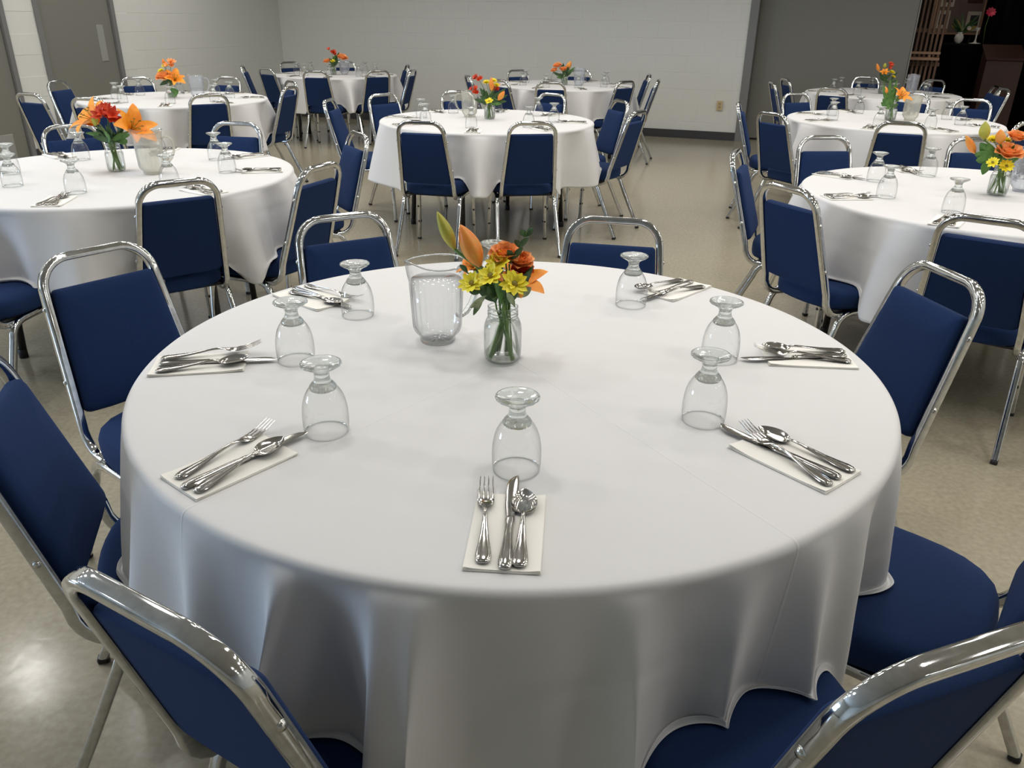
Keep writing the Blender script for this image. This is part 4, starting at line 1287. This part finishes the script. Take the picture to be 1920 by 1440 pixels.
    for k in range(nfill):
        a = 2 * math.pi * k / nfill + rnd.uniform(-.2, .2)
        L = rnd.uniform(.05, .085); z0 = rnd.uniform(.124, .145)
        base = Vector((.018 * math.cos(a), .018 * math.sin(a), z0))
        tip = base + Vector((L * .55 * math.cos(a), L * .55 * math.sin(a), L * rnd.uniform(.45, 1.1)))
        b = MB(); leaf_blade(b, base, tip, rnd.uniform(.012, .02), rnd=rnd)
        b.obj('leaf', M['leaf'] if key not in ('T7', 'T8') else M['leafb'], root)
for k in JARS:
    make_bouquet(k)

# ================================================================ THE DARK ROOM BEYOND THE OPENING
def rempty(name, u, v, z, label, cat):
    return tag(empty(name, rm(u, v, z), ROOM_ANG), label, cat)
# wooden slatted rack with a small shelf
e = rempty('slatted_rack', 2.12, 1.0, 0, 'tall brown wooden slatted rack seen through the opening beside the grey partition', 'rack')
for i in range(9):
    b = MB(); box(b, (-.22 + .055 * i, 0, 1.1), (.030, .022, 2.2), .003); b.obj('slat', M['wood'], e, False)
for z in (.35, .96, 1.36, 2.0):
    b = MB(); box(b, (0, .022, z), (.52, .022, .05), .003); b.obj('cross_rail', M['wood'], e, False)
b = MB(); box(b, (.0, -.10, 1.03), (.44, .20, .035), .004); sh = b.obj('shelf', M['tan'], e, False); sh['label'] = 'lighter tan wooden shelf'
b = MB(); box(b, (.0, -.19, 1.10), (.44, .02, .03), .004); b.obj('rail', M['tan'], sh, False)
for x in (-.12, .10):
    b = MB(); box(b, (x, -.17, 1.065), (.025, .025, .06), .003); b.obj('bracket', M['tan'], sh, False)
# cocktail table in a black stretch cover
e = rempty('cocktail_table', 2.78, 2.0, 0, 'tall cocktail table in a black stretch cover inside the dark room', 'table')
b = MB(); lathe(b, [(.0005, 1.20), (.30, 1.20), (.31, 1.195), (.312, 1.17), (.27, 1.0), (.19, .6), (.22, .3), (.30, .02), (.29, .0)], 28, rfun=lambda a, z: 1 + (.05 * math.cos(4 * a) if z < .5 else 0))
b.obj('stretch_cover', M['black'], e)
b = MB(); lathe(b, [(.0005, 1.195), (.29, 1.195), (.29, 1.17), (.0005, 1.17)], 24); b.obj('tabletop', M['rubber'], e)
# vase of flowers on it
e = rempty('round_vase', 2.655, 1.85, 1.201, 'round white vase on the black cocktail table in the dark room', 'vase')
b = MB(); lathe(b, [(.0005, 0), (.03, 0), (.052, .03), (.060, .07), (.048, .11), (.03, .128), (.034, .14), (.028, .14)], 20); b.obj('vase_body', M['ceramic'], e)
e = rempty('flower_arrangement', 2.68, 1.86, 1.33, 'dim leafy arrangement with one pale bloom in the round white vase', 'flowers')
rnd = random.Random(11)
for k in range(34):
    a = rnd.uniform(0, 6.28); b = MB(); L = rnd.uniform(.10, .22)
    tip = Vector((L * .8 * math.cos(a), L * .6 * math.sin(a), L * rnd.uniform(.2, 1.1)))
    leaf_blade(b, (0, 0, 0), tip, .035, rnd=rnd); b.obj('leaf', M['leaf' if k % 4 else 'core'], e)
b = MB()
for k in range(8): petal_strip(b, orient((0, -1, .3)), Vector((.06, -.09, .06)), .03, .02, .1, .4, 4, .2, 0, k * .785, .002)
b.obj('pale_bloom', M['paper'], e)
e = rempty('pink_bloom', 2.98, 1.95, 1.201, 'pink flower on a thin stem right of the round white vase', 'flower')
b = MB(); tube(b, [(0, 0, 0), (-.02, 0, .2), (.0, 0, .38)], .004); b.obj('stem', M['stemg'], e)
b = MB()
for k in range(9): petal_strip(b, orient((.1, -1, .5)), Vector((0, 0, .38)), .07, .05, .1, .5, 5, .2, 0, k * .7, .002)
b.obj('petals', M['pink'], e)
b = MB(); lathe(b, [(.0005, 0), (.07, 0), (.072, .008), (.02, .016), (.010, .05), (.010, .15), (.03, .19), (.028, .20)], 20)
o = b.obj('candle_stand', M['ceramic'], None); o.location = rm(2.86, 1.84, 1.201)
tag(o, 'thin white stand on the black cocktail table in the dark room', 'candle stand')
# framed display board behind the table
e = rempty('display_board', 2.76, 3.1, 1.32, 'gold framed display board with pictures behind the black cocktail table', 'board')
b = MB(); box(b, (0, 0, .45), (.62, .02, .9)); b.obj('backing', M['board'], e, False)
for (x, z, sx, sz) in ((-.32, .45, .025, .94), (.32, .45, .025, .94), (0, -.01, .62, .025), (0, .91, .62, .025)):
    b = MB(); box(b, (x, -.01, z), (sx, .03, sz), .003); b.obj('frame_rail', M['tan'], e, False)
for (x, z, sx, sz, mk) in ((-.19, .46, .20, .22, 'paper'), (-.20, .17, .18, .26, 'paper'), (.21, .16, .18, .26, 'paper'), (.18, .55, .2, .3, 'woodr')):
    b = MB(); box(b, (x, -.014, z), (sx, .004, sz)); pc = b.obj('picture', M[mk], e, False)
    if mk == 'paper':
        b = MB(); box(b, (x + .01, -.017, z + .01), (sx * .62, .002, sz * .55)); b.obj('print', M['photo'], pc, False)
b = MB()
for s in (-1, 1): box(b, (s * .22, .03, -.66), (.03, .03, 1.32))
b.obj('stand', M['rubber'], e, False)
# red-brown lectern, partly lit
e = rempty('wooden_lectern', 3.16, 1.45, 0, 'dim red-brown wooden lectern right of the black cocktail table', 'lectern')
b = MB(); vs = [(-.21, -.22, 0), (.21, -.22, 0), (.21, .2, 0), (-.21, .2, 0), (-.21, -.22, 1.02), (.21, -.22, 1.02), (.21, .2, 1.16), (-.21, .2, 1.16)]
b.add(vs, [(0, 3, 2, 1), (4, 5, 6, 7), (0, 1, 5, 4), (1, 2, 6, 5), (2, 3, 7, 6), (3, 0, 4, 7)]); b.obj('lectern_body', M['woodr'], e, False)
b = MB(); box(b, (0, -.02, 1.11), (.46, .50, .03), .004, Matrix.Rotation(R(18), 3, 'X')); b.obj('reading_top', M['woodr'], e, False)
# black curtain on the right
b = MB(); n = 60; vs = []
for i in range(n + 1):
    x = i / n * 2.6; yy = .05 * math.sin(x * 26) + .02 * math.sin(x * 9)
    vs += [(x, yy, .02), (x, yy, 2.9)]
b.add(vs, [(2 * i, 2 * i + 2, 2 * i + 3, 2 * i + 1) for i in range(n)])
o = b.obj('black_curtain', M['black'], None); o.location = rm(3.02, 1.95, 0); o.location.z = 0; o.rotation_euler = (0, 0, ROOM_ANG)
o.modifiers.new('t', 'SOLIDIFY').thickness = .004
tag(o, 'floor-length black curtain at the right edge of the dark opening', 'curtain')
